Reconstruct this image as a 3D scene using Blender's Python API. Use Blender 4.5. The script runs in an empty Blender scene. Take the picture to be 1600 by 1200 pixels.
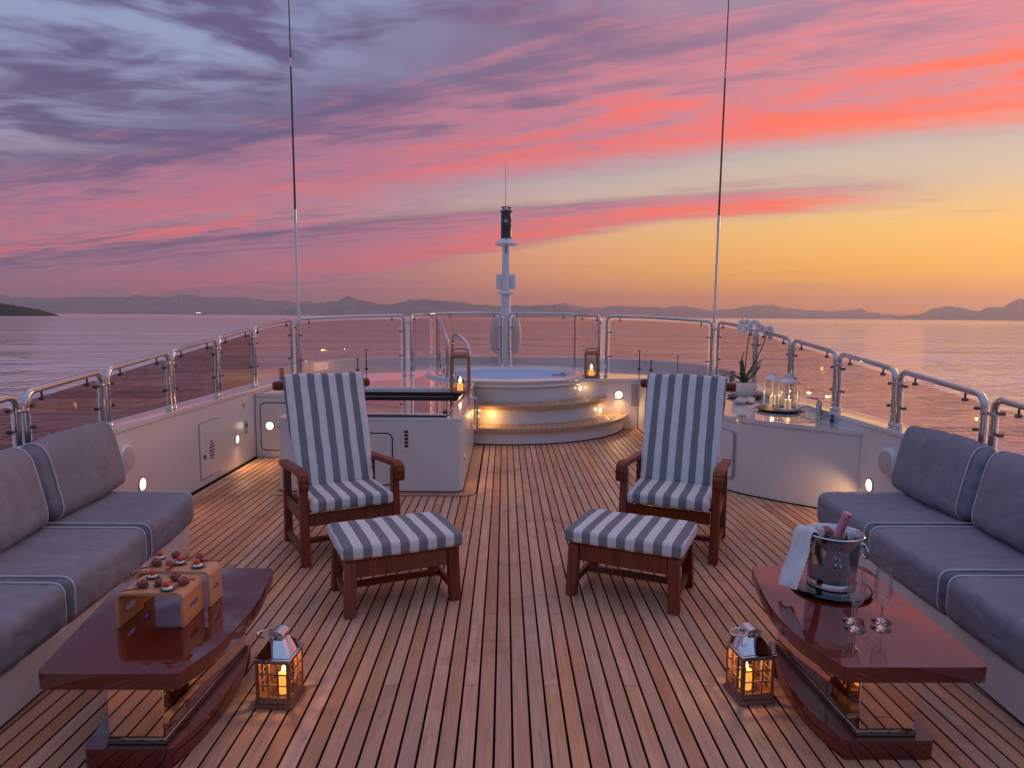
import bpy, bmesh, math, random
from math import sin, cos, pi, radians, sqrt, atan2, exp
from mathutils import Vector, Matrix, noise
from mathutils.geometry import tessellate_polygon
random.seed(7)
SC = bpy.context.scene
COL = SC.collection

# ------------------------------------------------------------------ camera
cam_d = bpy.data.cameras.new('camera'); cam = bpy.data.objects.new('camera', cam_d); COL.objects.link(cam)
cam_d.sensor_fit = 'HORIZONTAL'; cam_d.sensor_width = 36.0; cam_d.lens = 36.0 * 1050 / 1600
cam_d.clip_start = 0.05; cam_d.clip_end = 60000
cam.matrix_world = Matrix.Translation((0, 0, 1.65)) @ Matrix.Rotation(radians(-0.67), 4, 'Z') @ \
    Matrix.Rotation(pi / 2 - radians(5.78), 4, 'X') @ Matrix.Rotation(radians(0.42), 4, 'Z')
SC.camera = cam
SC.view_settings.view_transform = 'Standard'; SC.view_settings.look = 'None'
SC.view_settings.exposure = 0.28; SC.view_settings.gamma = 1.0
SC.render.engine = 'CYCLES'
cy = SC.cycles
cy.use_denoising = True; cy.max_bounces = 9; cy.diffuse_bounces = 3; cy.glossy_bounces = 4
cy.transmission_bounces = 6; cy.transparent_max_bounces = 20; cy.volume_bounces = 0
cy.caustics_reflective = False; cy.caustics_refractive = False
cy.sample_clamp_indirect = 3.0; cy.use_light_tree = True
cy.volume_step_rate = 10.0; cy.volume_max_steps = 32


def lin(r, g, b, a=None):
    f = lambda c: (c / 255 / 12.92) if c / 255 <= 0.04045 else ((c / 255 + 0.055) / 1.055) ** 2.4
    return (f(r), f(g), f(b), 1.0)


# ------------------------------------------------------------------ node expression helper
class NT:
    def __init__(self, tree):
        self.t = tree
    def n(self, typ, **kw):
        nd = self.t.nodes.new(typ)
        for k, v in kw.items(): setattr(nd, k, v)
        return nd
    def link(self, a, b):
        self.t.links.new(a.s if isinstance(a, X) else a, b)
    def put(self, sock, v):
        if isinstance(v, X): self.t.links.new(v.s, sock)
        elif isinstance(v, bpy.types.NodeSocket): self.t.links.new(v, sock)
        else: sock.default_value = v
    def m(self, op, a, b=None, c=None, clamp=False):
        nd = self.n('ShaderNodeMath', operation=op, use_clamp=clamp)
        self.put(nd.inputs[0], a)
        if b is not None: self.put(nd.inputs[1], b)
        if c is not None: self.put(nd.inputs[2], c)
        return X(self, nd.outputs[0])
    def ss(self, lo, hi, v):          # smoothstep
        nd = self.n('ShaderNodeMapRange', interpolation_type='SMOOTHSTEP')
        self.put(nd.inputs['Value'], v); self.put(nd.inputs['From Min'], lo); self.put(nd.inputs['From Max'], hi)
        return X(self, nd.outputs['Result'])
    def vec(self, x, y, z=0.0):
        nd = self.n('ShaderNodeCombineXYZ')
        for i, v in enumerate((x, y, z)): self.put(nd.inputs[i], v)
        return X(self, nd.outputs[0])
    def noise(self, vec, scale=1.0, detail=4.0, rough=0.5, dist=0.0, dim='3D', out='Fac'):
        nd = self.n('ShaderNodeTexNoise', noise_dimensions=dim)
        self.put(nd.inputs['Vector'], vec); self.put(nd.inputs['Scale'], scale)
        nd.inputs['Detail'].default_value = detail; nd.inputs['Roughness'].default_value = rough
        nd.inputs['Distortion'].default_value = dist
        return X(self, nd.outputs[0 if out == 'Fac' else 1])
    def mix(self, f, a, b, blend='MIX'):
        nd = self.n('ShaderNodeMix', data_type='RGBA', blend_type=blend)
        self.put(nd.inputs[0], f); self.put(nd.inputs[6], a); self.put(nd.inputs[7], b)
        return X(self, nd.outputs[2])
    def ramp(self, f, stops):
        nd = self.n('ShaderNodeValToRGB'); cr = nd.color_ramp
        while len(cr.elements) < len(stops): cr.elements.new(0.5)
        for e, (p, c) in zip(cr.elements, stops): e.position = p; e.color = c
        self.put(nd.inputs[0], f)
        return X(self, nd.outputs[0])


class X:
    def __init__(self, nt, s): self.nt = nt; self.s = s
    def __add__(self, o): return self.nt.m('ADD', self, o)
    __radd__ = __add__
    def __mul__(self, o): return self.nt.m('MULTIPLY', self, o)
    __rmul__ = __mul__
    def __sub__(self, o): return self.nt.m('SUBTRACT', self, o)
    def __rsub__(self, o): return self.nt.m('SUBTRACT', o, self)
    def __truediv__(self, o): return self.nt.m('DIVIDE', self, o)


# ------------------------------------------------------------------ sky (world): sunset glow to starboard, streaky cloud deck
SUN_AZ = radians(52); SUN_EL = radians(5.0)
world = bpy.data.worlds.new('World'); SC.world = world; world.use_nodes = True
wt = world.node_tree; wt.nodes.clear(); W = NT(wt)
tc = W.n('ShaderNodeTexCoord'); sep = W.n('ShaderNodeSeparateXYZ'); W.link(tc.outputs['Generated'], sep.inputs[0])
dx, dy, dz = (X(W, sep.outputs[i]) for i in range(3))
zc = W.m('MAXIMUM', dz, 0.0)
az = W.m('ARCTAN2', dx, dy)                       # 0 ahead, + starboard
el = W.m('ARCSINE', zc) * (180 / pi)              # degrees
off = W.m('ABSOLUTE', W.m('WRAP', az - radians(46), pi, -pi)) * (180 / pi)      # degrees from the sun
e01 = W.m('DIVIDE', el, 90.0)
P = lambda d: d / 90.0
sunside = W.ramp(e01, [(0, lin(252, 132, 50)), (P(1.6), lin(255, 150, 10)), (P(3.6), lin(255, 176, 22)), (P(6.5), lin(243, 186, 90)),
                       (P(10), lin(204, 180, 152)), (P(14), lin(178, 170, 168)), (P(24), lin(172, 172, 190)), (P(45), lin(172, 170, 192)), (1, lin(152, 164, 198))])
portside = W.ramp(e01, [(0, lin(186, 112, 118)), (P(2), lin(204, 120, 118)), (P(5), lin(208, 134, 126)), (P(8), lin(190, 146, 150)), (P(13), lin(142, 146, 174)),
                        (P(24), lin(136, 154, 190)), (P(45), lin(138, 160, 202)), (1, lin(140, 158, 198))])
aft = W.ramp(e01, [(0, lin(112, 112, 144)), (P(10), lin(128, 124, 156)), (P(30), lin(120, 146, 192)), (1, lin(140, 158, 198))])
clear = W.mix(W.ss(16.0, 66.0, off), sunside, portside)
clear = W.mix(W.ss(75.0, 135.0, off), clear, aft)
# cloud coordinates: plane overhead, streets running to port ahead
zz = zc + 0.03
px, py = dx / zz, dy / zz
vraw = py + px * 0.52
u = px * 0.887 - py * 0.461
front = W.ss(-0.15, 0.25, dy)                     # ahead half of the sky
vpos = W.m('MAXIMUM', vraw, 0.35)
lnv = W.m('LOGARITHM', vpos, 2.718281828)
ua = u / (vpos + 0.6)
nA = W.noise(W.vec(ua * 1.5, lnv * 4.2, 3.1), 1.0, 4.0, 0.56, 0.5)
nB = W.noise(W.vec(ua * 3.6, lnv * 11.0, 8.7), 1.0, 5.0, 0.60, 0.7)
nC = W.noise(W.vec(ua * 7.0, lnv * 26.0, 1.7), 1.0, 4.0, 0.6, 0.4)
nD = W.noise(W.vec(px * 0.95 + 4.3, py * 1.5, 5.0), 1.0, 4.0, 0.55, 0.8)       # puffy, for the near deck
v = vraw + (nA - 0.5) * (vpos * 0.14) + (nB - 0.5) * (vpos * 0.13)
# main deck
azd = az * (180 / pi)
leftw = 1.0 - W.ss(-24.0, 6.0, azd)
nE = W.noise(W.vec(px * 2.6 + 1.3, py * 4.2, 9.0), 1.0, 4.0, 0.62, 0.6)       # mottling
m1 = 1.0 - W.ss(3.85, 4.90, v + (nE - 0.5) * 0.5)
gap = W.ss(0.45, 0.60, nD * 0.70 + nE * 0.30) * (1.0 - W.ss(1.9, 2.9, v + (nE - 0.5) * 1.2))
m1 = m1 * (1.0 - gap * (0.42 + leftw * 0.50))
# second band, tapering to starboard and spreading to port
vl = 6.45 + W.m('MINIMUM', W.m('MAXIMUM', (u * -1.0) - 1.6, 0.0), 5.2) * 0.66
v2 = v + (nC - 0.5) * (vpos * 0.07) + (nE - 0.5) * 0.35
m2 = W.ss(5.0, 5.7, v2) * (1.0 - W.ss(-0.30, 0.35, v2 - vl)) * (1.0 - W.ss(-0.7, 0.75, u + (nE - 0.5) * 1.2))
# port side streaks
m3 = leftw * W.ss(0.32, 0.52, nB * 0.62 + nC * 0.38) * W.ss(3.7, 4.7, v) * (1.0 - W.ss(11.0, 22.0, vraw)) * 0.92
# faint wisps low to starboard
m4 = W.ss(0.55, 0.74, nB) * W.ss(8.0, 13.0, vraw) * 0.55 * W.ss(-15.0, 5.0, azd)
m5 = W.ss(0.52, 0.72, nC * 0.5 + nE * 0.5) * W.ss(4.6, 5.2, vraw) * (1.0 - W.ss(6.8, 8.2, vraw)) * W.ss(8.0, 26.0, azd) * 0.45
warm = 1.0 - W.ss(6.0, 78.0, off)
lit_c = W.mix(W.ss(8.0, 70.0, off), lin(250, 96, 60), lin(216, 98, 104))
mid_c = W.mix(W.ss(8.0, 66.0, off), lin(208, 122, 132), lin(164, 104, 130))
shd_c = W.mix(W.ss(8.0, 66.0, off), lin(150, 106, 132), lin(84, 72, 110))
# how strongly the underside catches the light
mott = (nB - 0.5) * 1.7 + (nC - 0.5) * 0.7 + (nE - 0.5) * 1.1
l1 = W.ss(1.9, 4.6, v + mott * 1.35) * (0.72 + warm * 0.44) * (0.62 + nD * 0.78)
l2 = W.ss(-0.35, 0.75, (v2 - 5.4) / (vl - 5.2)) * (0.62 + warm * 0.40) + (nC - 0.5) * 0.9
l3 = W.ss(0.40, 0.60, nC * 0.6 + nB * 0.4)
lit = l1 * m1 + l2 * m2 * (1.0 - m1) + l3 * m3 * (1.0 - m1) * (1.0 - m2) + (m4 + m5) * 0.8
lit = W.m('MINIMUM', W.m('MAXIMUM', lit, 0.0), 1.0)
cc = W.mix(W.ss(0.0, 0.5, lit), shd_c, mid_c)
cc = W.mix(W.ss(0.38, 1.0, lit), cc, lit_c)
cc = W.mix(W.ss(26.0, 48.0, el), cc, W.mix(nE, lin(208, 164, 172), lin(232, 184, 184)))
cc = W.mix(W.ss(75.0, 130.0, off), cc, W.mix(nE, lin(126, 124, 158), lin(158, 146, 172)))
cover = 1.0 - (1.0 - m1 * 0.94) * (1.0 - m2 * 0.97) * (1.0 - m3) * (1.0 - m4) * (1.0 - m5)
cover = W.m('MINIMUM', cover, 1.0) * front + (W.ss(0.45, 0.65, nD) * 0.6) * (1.0 - front)
skyc = W.mix(cover, clear, cc)
nish = W.n('ShaderNodeTexSky', sky_type='NISHITA'); nish.sun_disc = False
nish.sun_elevation = SUN_EL; nish.sun_rotation = SUN_AZ
nish_s = W.mix(1.0, nish.outputs[0], (0.006, 0.006, 0.006, 1), 'MULTIPLY')
skyc = W.mix(1.0, skyc, nish_s, 'ADD')
bg = W.n('ShaderNodeBackground'); W.put(bg.inputs[0], skyc); bg.inputs[1].default_value = 1.0
wo = W.n('ShaderNodeOutputWorld'); W.link(bg.outputs[0], wo.inputs[0])
world.cycles.sampling_method = 'MANUAL'; world.cycles.sample_map_resolution = 512

# ------------------------------------------------------------------ sun, almost gone
sd = bpy.data.lights.new('sun', 'SUN'); sd.energy = 0.7; sd.angle = radians(18); sd.color = (1.0, 0.55, 0.32)
sun = bpy.data.objects.new('sun', sd); COL.objects.link(sun)
sdir = Vector((sin(SUN_AZ) * cos(SUN_EL), cos(SUN_AZ) * cos(SUN_EL), sin(SUN_EL)))
sun.rotation_euler = (-sdir).to_track_quat('-Z', 'Y').to_euler()
sun.location = (20, 20, 10)


# ------------------------------------------------------------------ mesh helper
class MB:
    def __init__(self): self.v = []; self.f = []
    def add(self, vs, fs):
        b = len(self.v); self.v += [tuple(p) for p in vs]; self.f += [tuple(i + b for i in q) for q in fs]; return self
    def box(self, x0, x1, y0, y1, z0, z1):
        vs = [(x, y, z) for z in (z0, z1) for y in (y0, y1) for x in (x0, x1)]
        return self.add(vs, [(0, 2, 3, 1), (4, 5, 7, 6), (0, 1, 5, 4), (2, 6, 7, 3), (0, 4, 6, 2), (1, 3, 7, 5)])
    def hexa(self, c):              # 8 corners ordered as box
        return self.add(c, [(0, 2, 3, 1), (4, 5, 7, 6), (0, 1, 5, 4), (2, 6, 7, 3), (0, 4, 6, 2), (1, 3, 7, 5)])
    def bar(self, a, b, w, h, up=(0, 0, 1)):
        a, b = Vector(a), Vector(b); d = (b - a).normalized(); upv = Vector(up)
        s = d.cross(upv)
        if s.length < 1e-4: s = d.cross(Vector((0, 1, 0)))
        s.normalize(); t = s.cross(d).normalized()
        vs = []
        for p in (a, b):
            for i, j in ((-1, -1), (1, -1), (1, 1), (-1, 1)): vs.append(p + s * (i * w / 2) + t * (j * h / 2))
        return self.add(vs, [(3, 2, 1, 0), (4, 5, 6, 7), (0, 1, 5, 4), (1, 2, 6, 5), (2, 3, 7, 6), (3, 0, 4, 7)])
    def tube(self, pts, r, seg=10, closed=False, caps=True):
        pts = [Vector(p) for p in pts]; n = len(pts)
        rs = r if isinstance(r, (list, tuple)) else [r] * n
        rings = []; prev = None
        for i, p in enumerate(pts):
            if closed: d = (pts[(i + 1) % n] - pts[i - 1])
            else: d = pts[min(i + 1, n - 1)] - pts[max(i - 1, 0)]
            d.normalize()
            if prev is None:
                s = d.orthogonal().normalized()
            else:
                s = prev - d * prev.dot(d)
                s = s.normalized() if s.length > 1e-6 else d.orthogonal().normalized()
            prev = s; t = d.cross(s)
            rings.append([p + (s * cos(2 * pi * k / seg) + t * sin(2 * pi * k / seg)) * rs[i] for k in range(seg)])
        b = len(self.v); vs = [q for rg in rings for q in rg]; fs = []
        m = n if closed else n - 1
        for i in range(m):
            j = (i + 1) % n
            for k in range(seg):
                fs.append((i * seg + k, i * seg + (k + 1) % seg, j * seg + (k + 1) % seg, j * seg + k))
        if caps and not closed:
            fs.append(tuple(range(seg - 1, -1, -1))); fs.append(tuple((n - 1) * seg + k for k in range(seg)))
        return self.add(vs, fs)
    def lathe(self, prof, seg=24, c=(0, 0, 0), a0=0, closed_top=False):
        vs = []; fs = []
        for r, z in prof:
            for k in range(seg):
                a = a0 + 2 * pi * k / seg; vs.append((c[0] + r * cos(a), c[1] + r * sin(a), c[2] + z))
        for i in range(len(prof) - 1):
            for k in range(seg):
                fs.append((i * seg + k, i * seg + (k + 1) % seg, (i + 1) * seg + (k + 1) % seg, (i + 1) * seg + k))
        if prof[0][0] > 1e-6: fs.append(tuple(range(seg - 1, -1, -1)))
        if prof[-1][0] > 1e-6: fs.append(tuple((len(prof) - 1) * seg + k for k in range(seg)))
        return self.add(vs, fs)
    def prism(self, poly, z0, z1, holes=()):
        loops = [list(poly)] + [list(h) for h in holes]
        tri = tessellate_polygon([[Vector((p[0], p[1], 0)) for p in lp] for lp in loops])
        flat = [p for lp in loops for p in lp]; n = len(flat)
        vs = [(p[0], p[1], z0) for p in flat] + [(p[0], p[1], z1) for p in flat]; fs = []
        for t in tri:
            a, b, c = (flat[i] for i in t)
            if (b[0] - a[0]) * (c[1] - a[1]) - (b[1] - a[1]) * (c[0] - a[0]) < 0: t = (t[0], t[2], t[1])
            fs.append(tuple(i + n for i in t)); fs.append((t[2], t[1], t[0]))
        o = 0
        for lp in loops:
            k = len(lp)
            for i in range(k):
                j = (i + 1) % k; fs.append((o + i, o + j, n + o + j, n + o + i))
            o += k
        return self.add(vs, fs)
    def ball(self, c, r, seg=10, rings=6, sc=(1, 1, 1)):
        prof = [(r * sin(pi * i / rings) * 1.0, -r * cos(pi * i / rings)) for i in range(rings + 1)]
        m = MB().lathe(prof, seg)
        return self.add([(c[0] + p[0] * sc[0], c[1] + p[1] * sc[1], c[2] + p[2] * sc[2]) for p in m.v], m.f)
    def move(self, M):
        self.v = [tuple(M @ Vector(p)) for p in self.v]; return self


def mesh_of(mb, name, mat, bevel=0.0, smooth=None, seg=1, recalc=True):
    me = bpy.data.meshes.new(name); bm = bmesh.new()
    vs = [bm.verts.new(p) for p in mb.v]
    for q in mb.f:
        try: bm.faces.new([vs[i] for i in dict.fromkeys(q)])
        except ValueError: pass
    bmesh.ops.remove_doubles(bm, verts=bm.verts, dist=1e-6)
    if recalc: bmesh.ops.recalc_face_normals(bm, faces=bm.faces)
    if bevel > 0:
        ed = [e for e in bm.edges if len(e.link_faces) == 2 and e.calc_face_angle(0) > radians(28)]
        bmesh.ops.bevel(bm, geom=ed, offset=bevel, segments=seg, affect='EDGES', profile=0.6, clamp_overlap=True)
    flat = []
    if bevel > 0:
        bm.normal_update(); bm.faces.ensure_lookup_table()
        flat = [f.index for f in bm.faces if abs(f.normal.z) > 0.9995]
        bm.faces.index_update(); flat = [f.index for f in bm.faces if abs(f.normal.z) > 0.9995]
    bm.to_mesh(me); bm.free()
    if smooth is None: smooth = 42
    if smooth > 0:
        me.shade_smooth(); me.set_sharp_from_angle(angle=radians(smooth))
        for i in flat: me.polygons[i].use_smooth = False
    me.materials.append(mat)
    return me


def obj(name, mb, mat, parent=None, bevel=0.0, smooth=None, seg=1):
    me = mb if isinstance(mb, bpy.types.Mesh) else mesh_of(mb, name, mat, bevel, smooth, seg)
    o = bpy.data.objects.new(name, me); COL.objects.link(o)
    if parent is not None: o.parent = parent
    return o


def tag(o, label=None, cat=None, group=None, kind=None):
    if label: o['label'] = label
    if cat: o['category'] = cat
    if group: o['group'] = group
    if kind: o['kind'] = kind
    return o


def thing(name, label, cat, loc=(0, 0, 0), rz=0.0, group=None):
    o = bpy.data.objects.new(name, None); COL.objects.link(o); o.empty_display_size = 0.1
    o.location = loc; o.rotation_euler = (0, 0, rz)
    return tag(o, label, cat, group)


def dup(root, loc, rz, label, group=None):
    def cp(o, par):
        c = o.copy(); COL.objects.link(c); c.parent = par
        for k in o.children: cp(k, c)
        return c
    c = cp(root, None); c.location = loc; c.rotation_euler = (0, 0, rz); c['label'] = label
    if group: c['group'] = group
    return c


def light(name, kind, loc, energy, color, parent=None, size=0.03, rot=None, spot=None):
    d = bpy.data.lights.new(name, kind); d.energy = energy; d.color = color
    if kind in ('POINT', 'SPOT'): d.shadow_soft_size = size
    if kind == 'SPOT': d.spot_size = spot or radians(120); d.spot_blend = 0.8
    o = bpy.data.objects.new(name, d); COL.objects.link(o); o.location = loc
    if rot is not None: o.rotation_euler = Vector(rot).to_track_quat('-Z', 'Y').to_euler()
    o.parent = parent
    return o


# ------------------------------------------------------------------ materials
def pmat(name, base, rough=0.5, metal=0.0, coat=0.0, coat_r=0.03, spec=0.5, trans=0.0, ior=1.5, emit=None, es=0.0, sheen=0.0):
    m = bpy.data.materials.new(name); m.use_nodes = True
    p = m.node_tree.nodes['Principled BSDF']; I = p.inputs
    I['Base Color'].default_value = (*base[:3], 1); I['Roughness'].default_value = rough; I['Metallic'].default_value = metal
    I['Coat Weight'].default_value = coat; I['Coat Roughness'].default_value = coat_r; I['Specular IOR Level'].default_value = spec
    I['Transmission Weight'].default_value = trans; I['IOR'].default_value = ior; I['Sheen Weight'].default_value = sheen
    if emit: I['Emission Color'].default_value = (*emit[:3], 1); I['Emission Strength'].default_value = es
    return m


def T(m): return NT(m.node_tree), m.node_tree.nodes['Principled BSDF']


def bump(nt, p, h, strength=0.2, dist=0.01):
    b = nt.n('ShaderNodeBump'); b.inputs['Strength'].default_value = strength; b.inputs['Distance'].default_value = dist
    nt.put(b.inputs['Height'], h); nt.link(b.outputs[0], p.inputs['Normal'])


def coords(nt, kind='Object'):
    t = nt.n('ShaderNodeTexCoord'); s = nt.n('ShaderNodeSeparateXYZ'); nt.link(t.outputs[kind], s.inputs[0])
    return [X(nt, s.outputs[i]) for i in range(3)]


def wpos(nt):
    g = nt.n('ShaderNodeNewGeometry'); s = nt.n('ShaderNodeSeparateXYZ'); nt.link(g.outputs['Position'], s.inputs[0])
    return [X(nt, s.outputs[i]) for i in range(3)]


def wood(name, c1, c2, axis=1, rough=0.5, coat=0.0, spec=0.14, scale=1.0, rnd=0.25, coat_r=0.04, bmp=0.15, blotch=0.0, world=False):
    m = pmat(name, c1, rough, coat=coat, coat_r=coat_r, spec=spec); nt, p = T(m)
    c = wpos(nt) if world else coords(nt)
    oi = nt.n('ShaderNodeObjectInfo'); r = X(nt, oi.outputs['Random'])
    k = [60.0, 60.0, 60.0]; k[axis] = 2.5
    vec = nt.vec(c[0] * (k[0] * scale) + r * 31.0, c[1] * (k[1] * scale) + r * 17.0, c[2] * (k[2] * scale))
    g1 = nt.noise(vec, 1.0, 5.0, 0.6, 0.6)
    k2 = [9.0, 9.0, 9.0]; k2[axis] = 0.9
    vec2 = nt.vec(c[0] * (k2[0] * scale) + r * 11.0, c[1] * (k2[1] * scale) + r * 23.0, c[2] * (k2[2] * scale))
    g2 = nt.noise(vec2, 1.0, 4.0, 0.55, 1.2)
    f = nt.ss(0.25, 0.75, g1 * 0.55 + g2 * 0.45)
    col = nt.mix(f, (*c2, 1), (*c1, 1))
    hv = nt.n('ShaderNodeHueSaturation'); nt.put(hv.inputs['Value'], 1.0 - rnd / 2 + r * rnd)
    nt.put(hv.inputs['Saturation'], 1.06 - nt.m('FRACT', r * 7.3) * 0.24)
    nt.put(hv.inputs['Hue'], 0.494 + nt.m('FRACT', r * 13.7) * 0.012)
    nt.put(hv.inputs['Color'], col)
    out = X(nt, hv.outputs[0])
    if blotch:
        w = wpos(nt)
        b1 = nt.noise(nt.vec(w[0], w[1], w[2]), 2.2, 5.0, 0.62, 1.0)
        out = nt.mix(nt.ss(0.5, 0.72, b1) * blotch, out, (c2[0] * 0.55, c2[1] * 0.55, c2[2] * 0.6, 1))
        vr = nt.noise(nt.vec(w[0], w[1], w[2]), 7.0, 3.0, 0.6, 2.5)          # wandering water rings
        ring = nt.m('ABSOLUTE', vr - 0.5)
        b2 = nt.noise(nt.vec(w[0] + 9.0, w[1], w[2]), 1.1, 2.0, 0.5)
        out = nt.mix((1.0 - nt.ss(0.0, 0.012, ring)) * nt.ss(0.55, 0.66, b2) * 0.35, out, (c2[0] * 0.4, c2[1] * 0.36, c2[2] * 0.36, 1))
        b3 = nt.noise(nt.vec(w[0] * 1.6, w[1] * 0.55, 4.0), 1.0, 5.0, 0.6, 0.8)
        out = nt.mix(nt.ss(0.48, 0.70, b3) * 0.26, out, (0.46, 0.36, 0.31, 1))
        b4 = nt.noise(nt.vec(w[0] * 26.0 + r * 9.0, w[1] * 5.0, 2.0), 1.0, 4.0, 0.65)
        out = nt.mix(nt.ss(0.56, 0.74, b4) * 0.5, out, (c2[0] * 0.62, c2[1] * 0.56, c2[2] * 0.55, 1))
        nt.put(p.inputs['Roughness'], rough + (b1 - 0.5) * 0.25)
    nt.put(p.inputs['Base Color'], out)
    bump(nt, p, g1, bmp, 0.002)
    return m


M = {}
M['teak'] = wood('teak_deck', (0.72, 0.365, 0.220), (0.46, 0.215, 0.120), 1, 0.50, scale=1.0, rnd=0.30, blotch=0.45)
M['teak_step'] = wood('teak_step', (0.58, 0.34, 0.20), (0.40, 0.21, 0.12), 0, 0.45, rnd=0.25)
M['chairwood'] = wood('oiled_hardwood', (0.27, 0.062, 0.024), (0.13, 0.028, 0.012), 2, 0.42, coat=0.06, coat_r=0.2, rnd=0.3)
M['mahogany'] = wood('lacquered_mahogany', (0.150, 0.012, 0.005), (0.055, 0.005, 0.002), 1, 0.5, coat=1.0, coat_r=0.015, rnd=0.1, bmp=0.0)
M['mahogany'].node_tree.nodes['Principled BSDF'].inputs['Coat IOR'].default_value = 1.8
M['ply'] = wood('bent_birch_ply', (0.66, 0.31, 0.14), (0.52, 0.225, 0.09), 1, 0.4, coat=0.15, coat_r=0.2, rnd=0.12)
M['lanternwood'] = wood('lantern_wood', (0.34, 0.14, 0.075), (0.20, 0.078, 0.042), 2, 0.5, rnd=0.2)
M['copperwood'] = wood('copper_lantern', (0.44, 0.19, 0.10), (0.30, 0.12, 0.06), 2, 0.4, rnd=0.2)


def gel(name, c, rough, coat, crust=0.02):
    m = pmat(name, c, rough, coat=coat, coat_r=0.05); nt, p = T(m); w = wpos(nt)
    n1 = nt.noise(nt.vec(w[0], w[1], w[2]), 1.7, 5.0, 0.6, 0.5)
    n2 = nt.noise(nt.vec(w[0] * 6.0, w[1] * 6.0, w[2] * 1.2), 1.0, 4.0, 0.6)
    col = nt.mix(nt.ss(0.35, 0.75, n1) * 0.6 + nt.ss(0.5, 0.8, n2) * 0.25, (*c, 1), (c[0] * 0.90, c[1] * 0.895, c[2] * 0.885, 1))
    nt.put(p.inputs['Base Color'], col); nt.put(p.inputs['Roughness'], rough + (n1 - 0.5) * 0.12)
    n3 = nt.noise(nt.vec(w[0], w[1], w[2]), 3.0, 2.0, 0.5)
    bump(nt, p, n3, 0.02, 0.02)
    return m


M['gel'] = gel('white_gelcoat', (0.70, 0.69, 0.69), 0.33, 0.3)
M['gloss'] = gel('polished_white_gelcoat', (0.70, 0.69, 0.69), 0.12, 1.0)
M['white'] = pmat('white_enamel', (0.72, 0.72, 0.72), 0.35, coat=0.3)
M['whitebright'] = pmat('white_paint', (0.8, 0.8, 0.8), 0.45)
M['chrome'] = pmat('polished_stainless', (0.56, 0.55, 0.55), 0.05, 1.0)
M['steel'] = pmat('brushed_stainless', (0.62, 0.62, 0.63), 0.22, 1.0)
M['mirror'] = pmat('warm_tinted_mirror', (0.86, 0.64, 0.50), 0.03, 1.0)  # copper tint puts the warm reflection of the lit deck into the steel colour
M['mirror2'] = pmat('bronzed_mirror_steel', (0.34, 0.28, 0.23), 0.06, 1.0)
M['copper'] = pmat('polished_roof_metal', (0.72, 0.70, 0.70), 0.06, 1.0)
M['black'] = pmat('black_rubber', (0.008, 0.008, 0.009), 0.6)
M['caulk'] = pmat('black_deck_caulk', (0.006, 0.004, 0.005), 0.95, spec=0.03)
M['blackgloss'] = pmat('black_gloss', (0.010, 0.010, 0.013), 0.08, coat=0.5)
M['clip'] = pmat('dark_clip_metal', (0.16, 0.15, 0.15), 0.28, 1.0)
M['dark'] = pmat('dark_grey_plastic', (0.03, 0.03, 0.035), 0.4)
M['grey'] = pmat('grey_fitting', (0.35, 0.35, 0.37), 0.4)
M['redbutton'] = pmat('dark_red_button', (0.12, 0.012, 0.012), 0.3)
M['speaker'] = pmat('speaker_grille', (0.50, 0.47, 0.47), 0.7)
M['darkglass'] = pmat('dark_skylight_glass', (0.02, 0.02, 0.024), 0.015, coat=1.0, coat_r=0.01)


def thin_glass(name, tint, rough=0.0, f0=0.04, refl=1.0, pw=5.0):
    m = bpy.data.materials.new(name); m.use_nodes = True; nt = NT(m.node_tree); m.node_tree.nodes.clear()
    tr = nt.n('ShaderNodeBsdfTransparent'); tr.inputs[0].default_value = (*tint, 1)
    gl = nt.n('ShaderNodeBsdfGlossy'); gl.inputs['Roughness'].default_value = rough; gl.inputs[0].default_value = (0.95, 0.95, 0.95, 1)
    ge = nt.n('ShaderNodeNewGeometry'); dt = nt.n('ShaderNodeVectorMath', operation='DOT_PRODUCT')
    nt.link(ge.outputs['Normal'], dt.inputs[0]); nt.link(ge.outputs['Incoming'], dt.inputs[1])
    fr = nt.m('POWER', 1.0 - nt.m('ABSOLUTE', X(nt, dt.outputs['Value'])), pw, clamp=True) * (1.0 - f0) + f0
    mx = nt.n('ShaderNodeMixShader'); nt.put(mx.inputs[0], nt.m('MINIMUM', fr * refl, 1.0))
    nt.link(tr.outputs[0], mx.inputs[1]); nt.link(gl.outputs[0], mx.inputs[2])
    o = nt.n('ShaderNodeOutputMaterial'); nt.link(mx.outputs[0], o.inputs[0])
    return m


M['railglass'] = thin_glass('lightly_smoked_rail_glass', (0.89, 0.80, 0.77), refl=0.8)
M['railglass_dark'] = thin_glass('darker_tint_rail_glass', (0.64, 0.53, 0.51), refl=0.8)  # darker tint of the rail glass, used on the straight port panels
M['glass'] = thin_glass('clear_lantern_glass', (0.96, 0.95, 0.93), refl=0.6)
M['stem'] = thin_glass('drinking_glass', (0.985, 0.983, 0.988), refl=1.0, f0=0.028, pw=2.8)
M['stemsolid'] = pmat('solid_glass', (0.97, 0.97, 0.98), 0.0, trans=1.0, ior=1.42)


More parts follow.
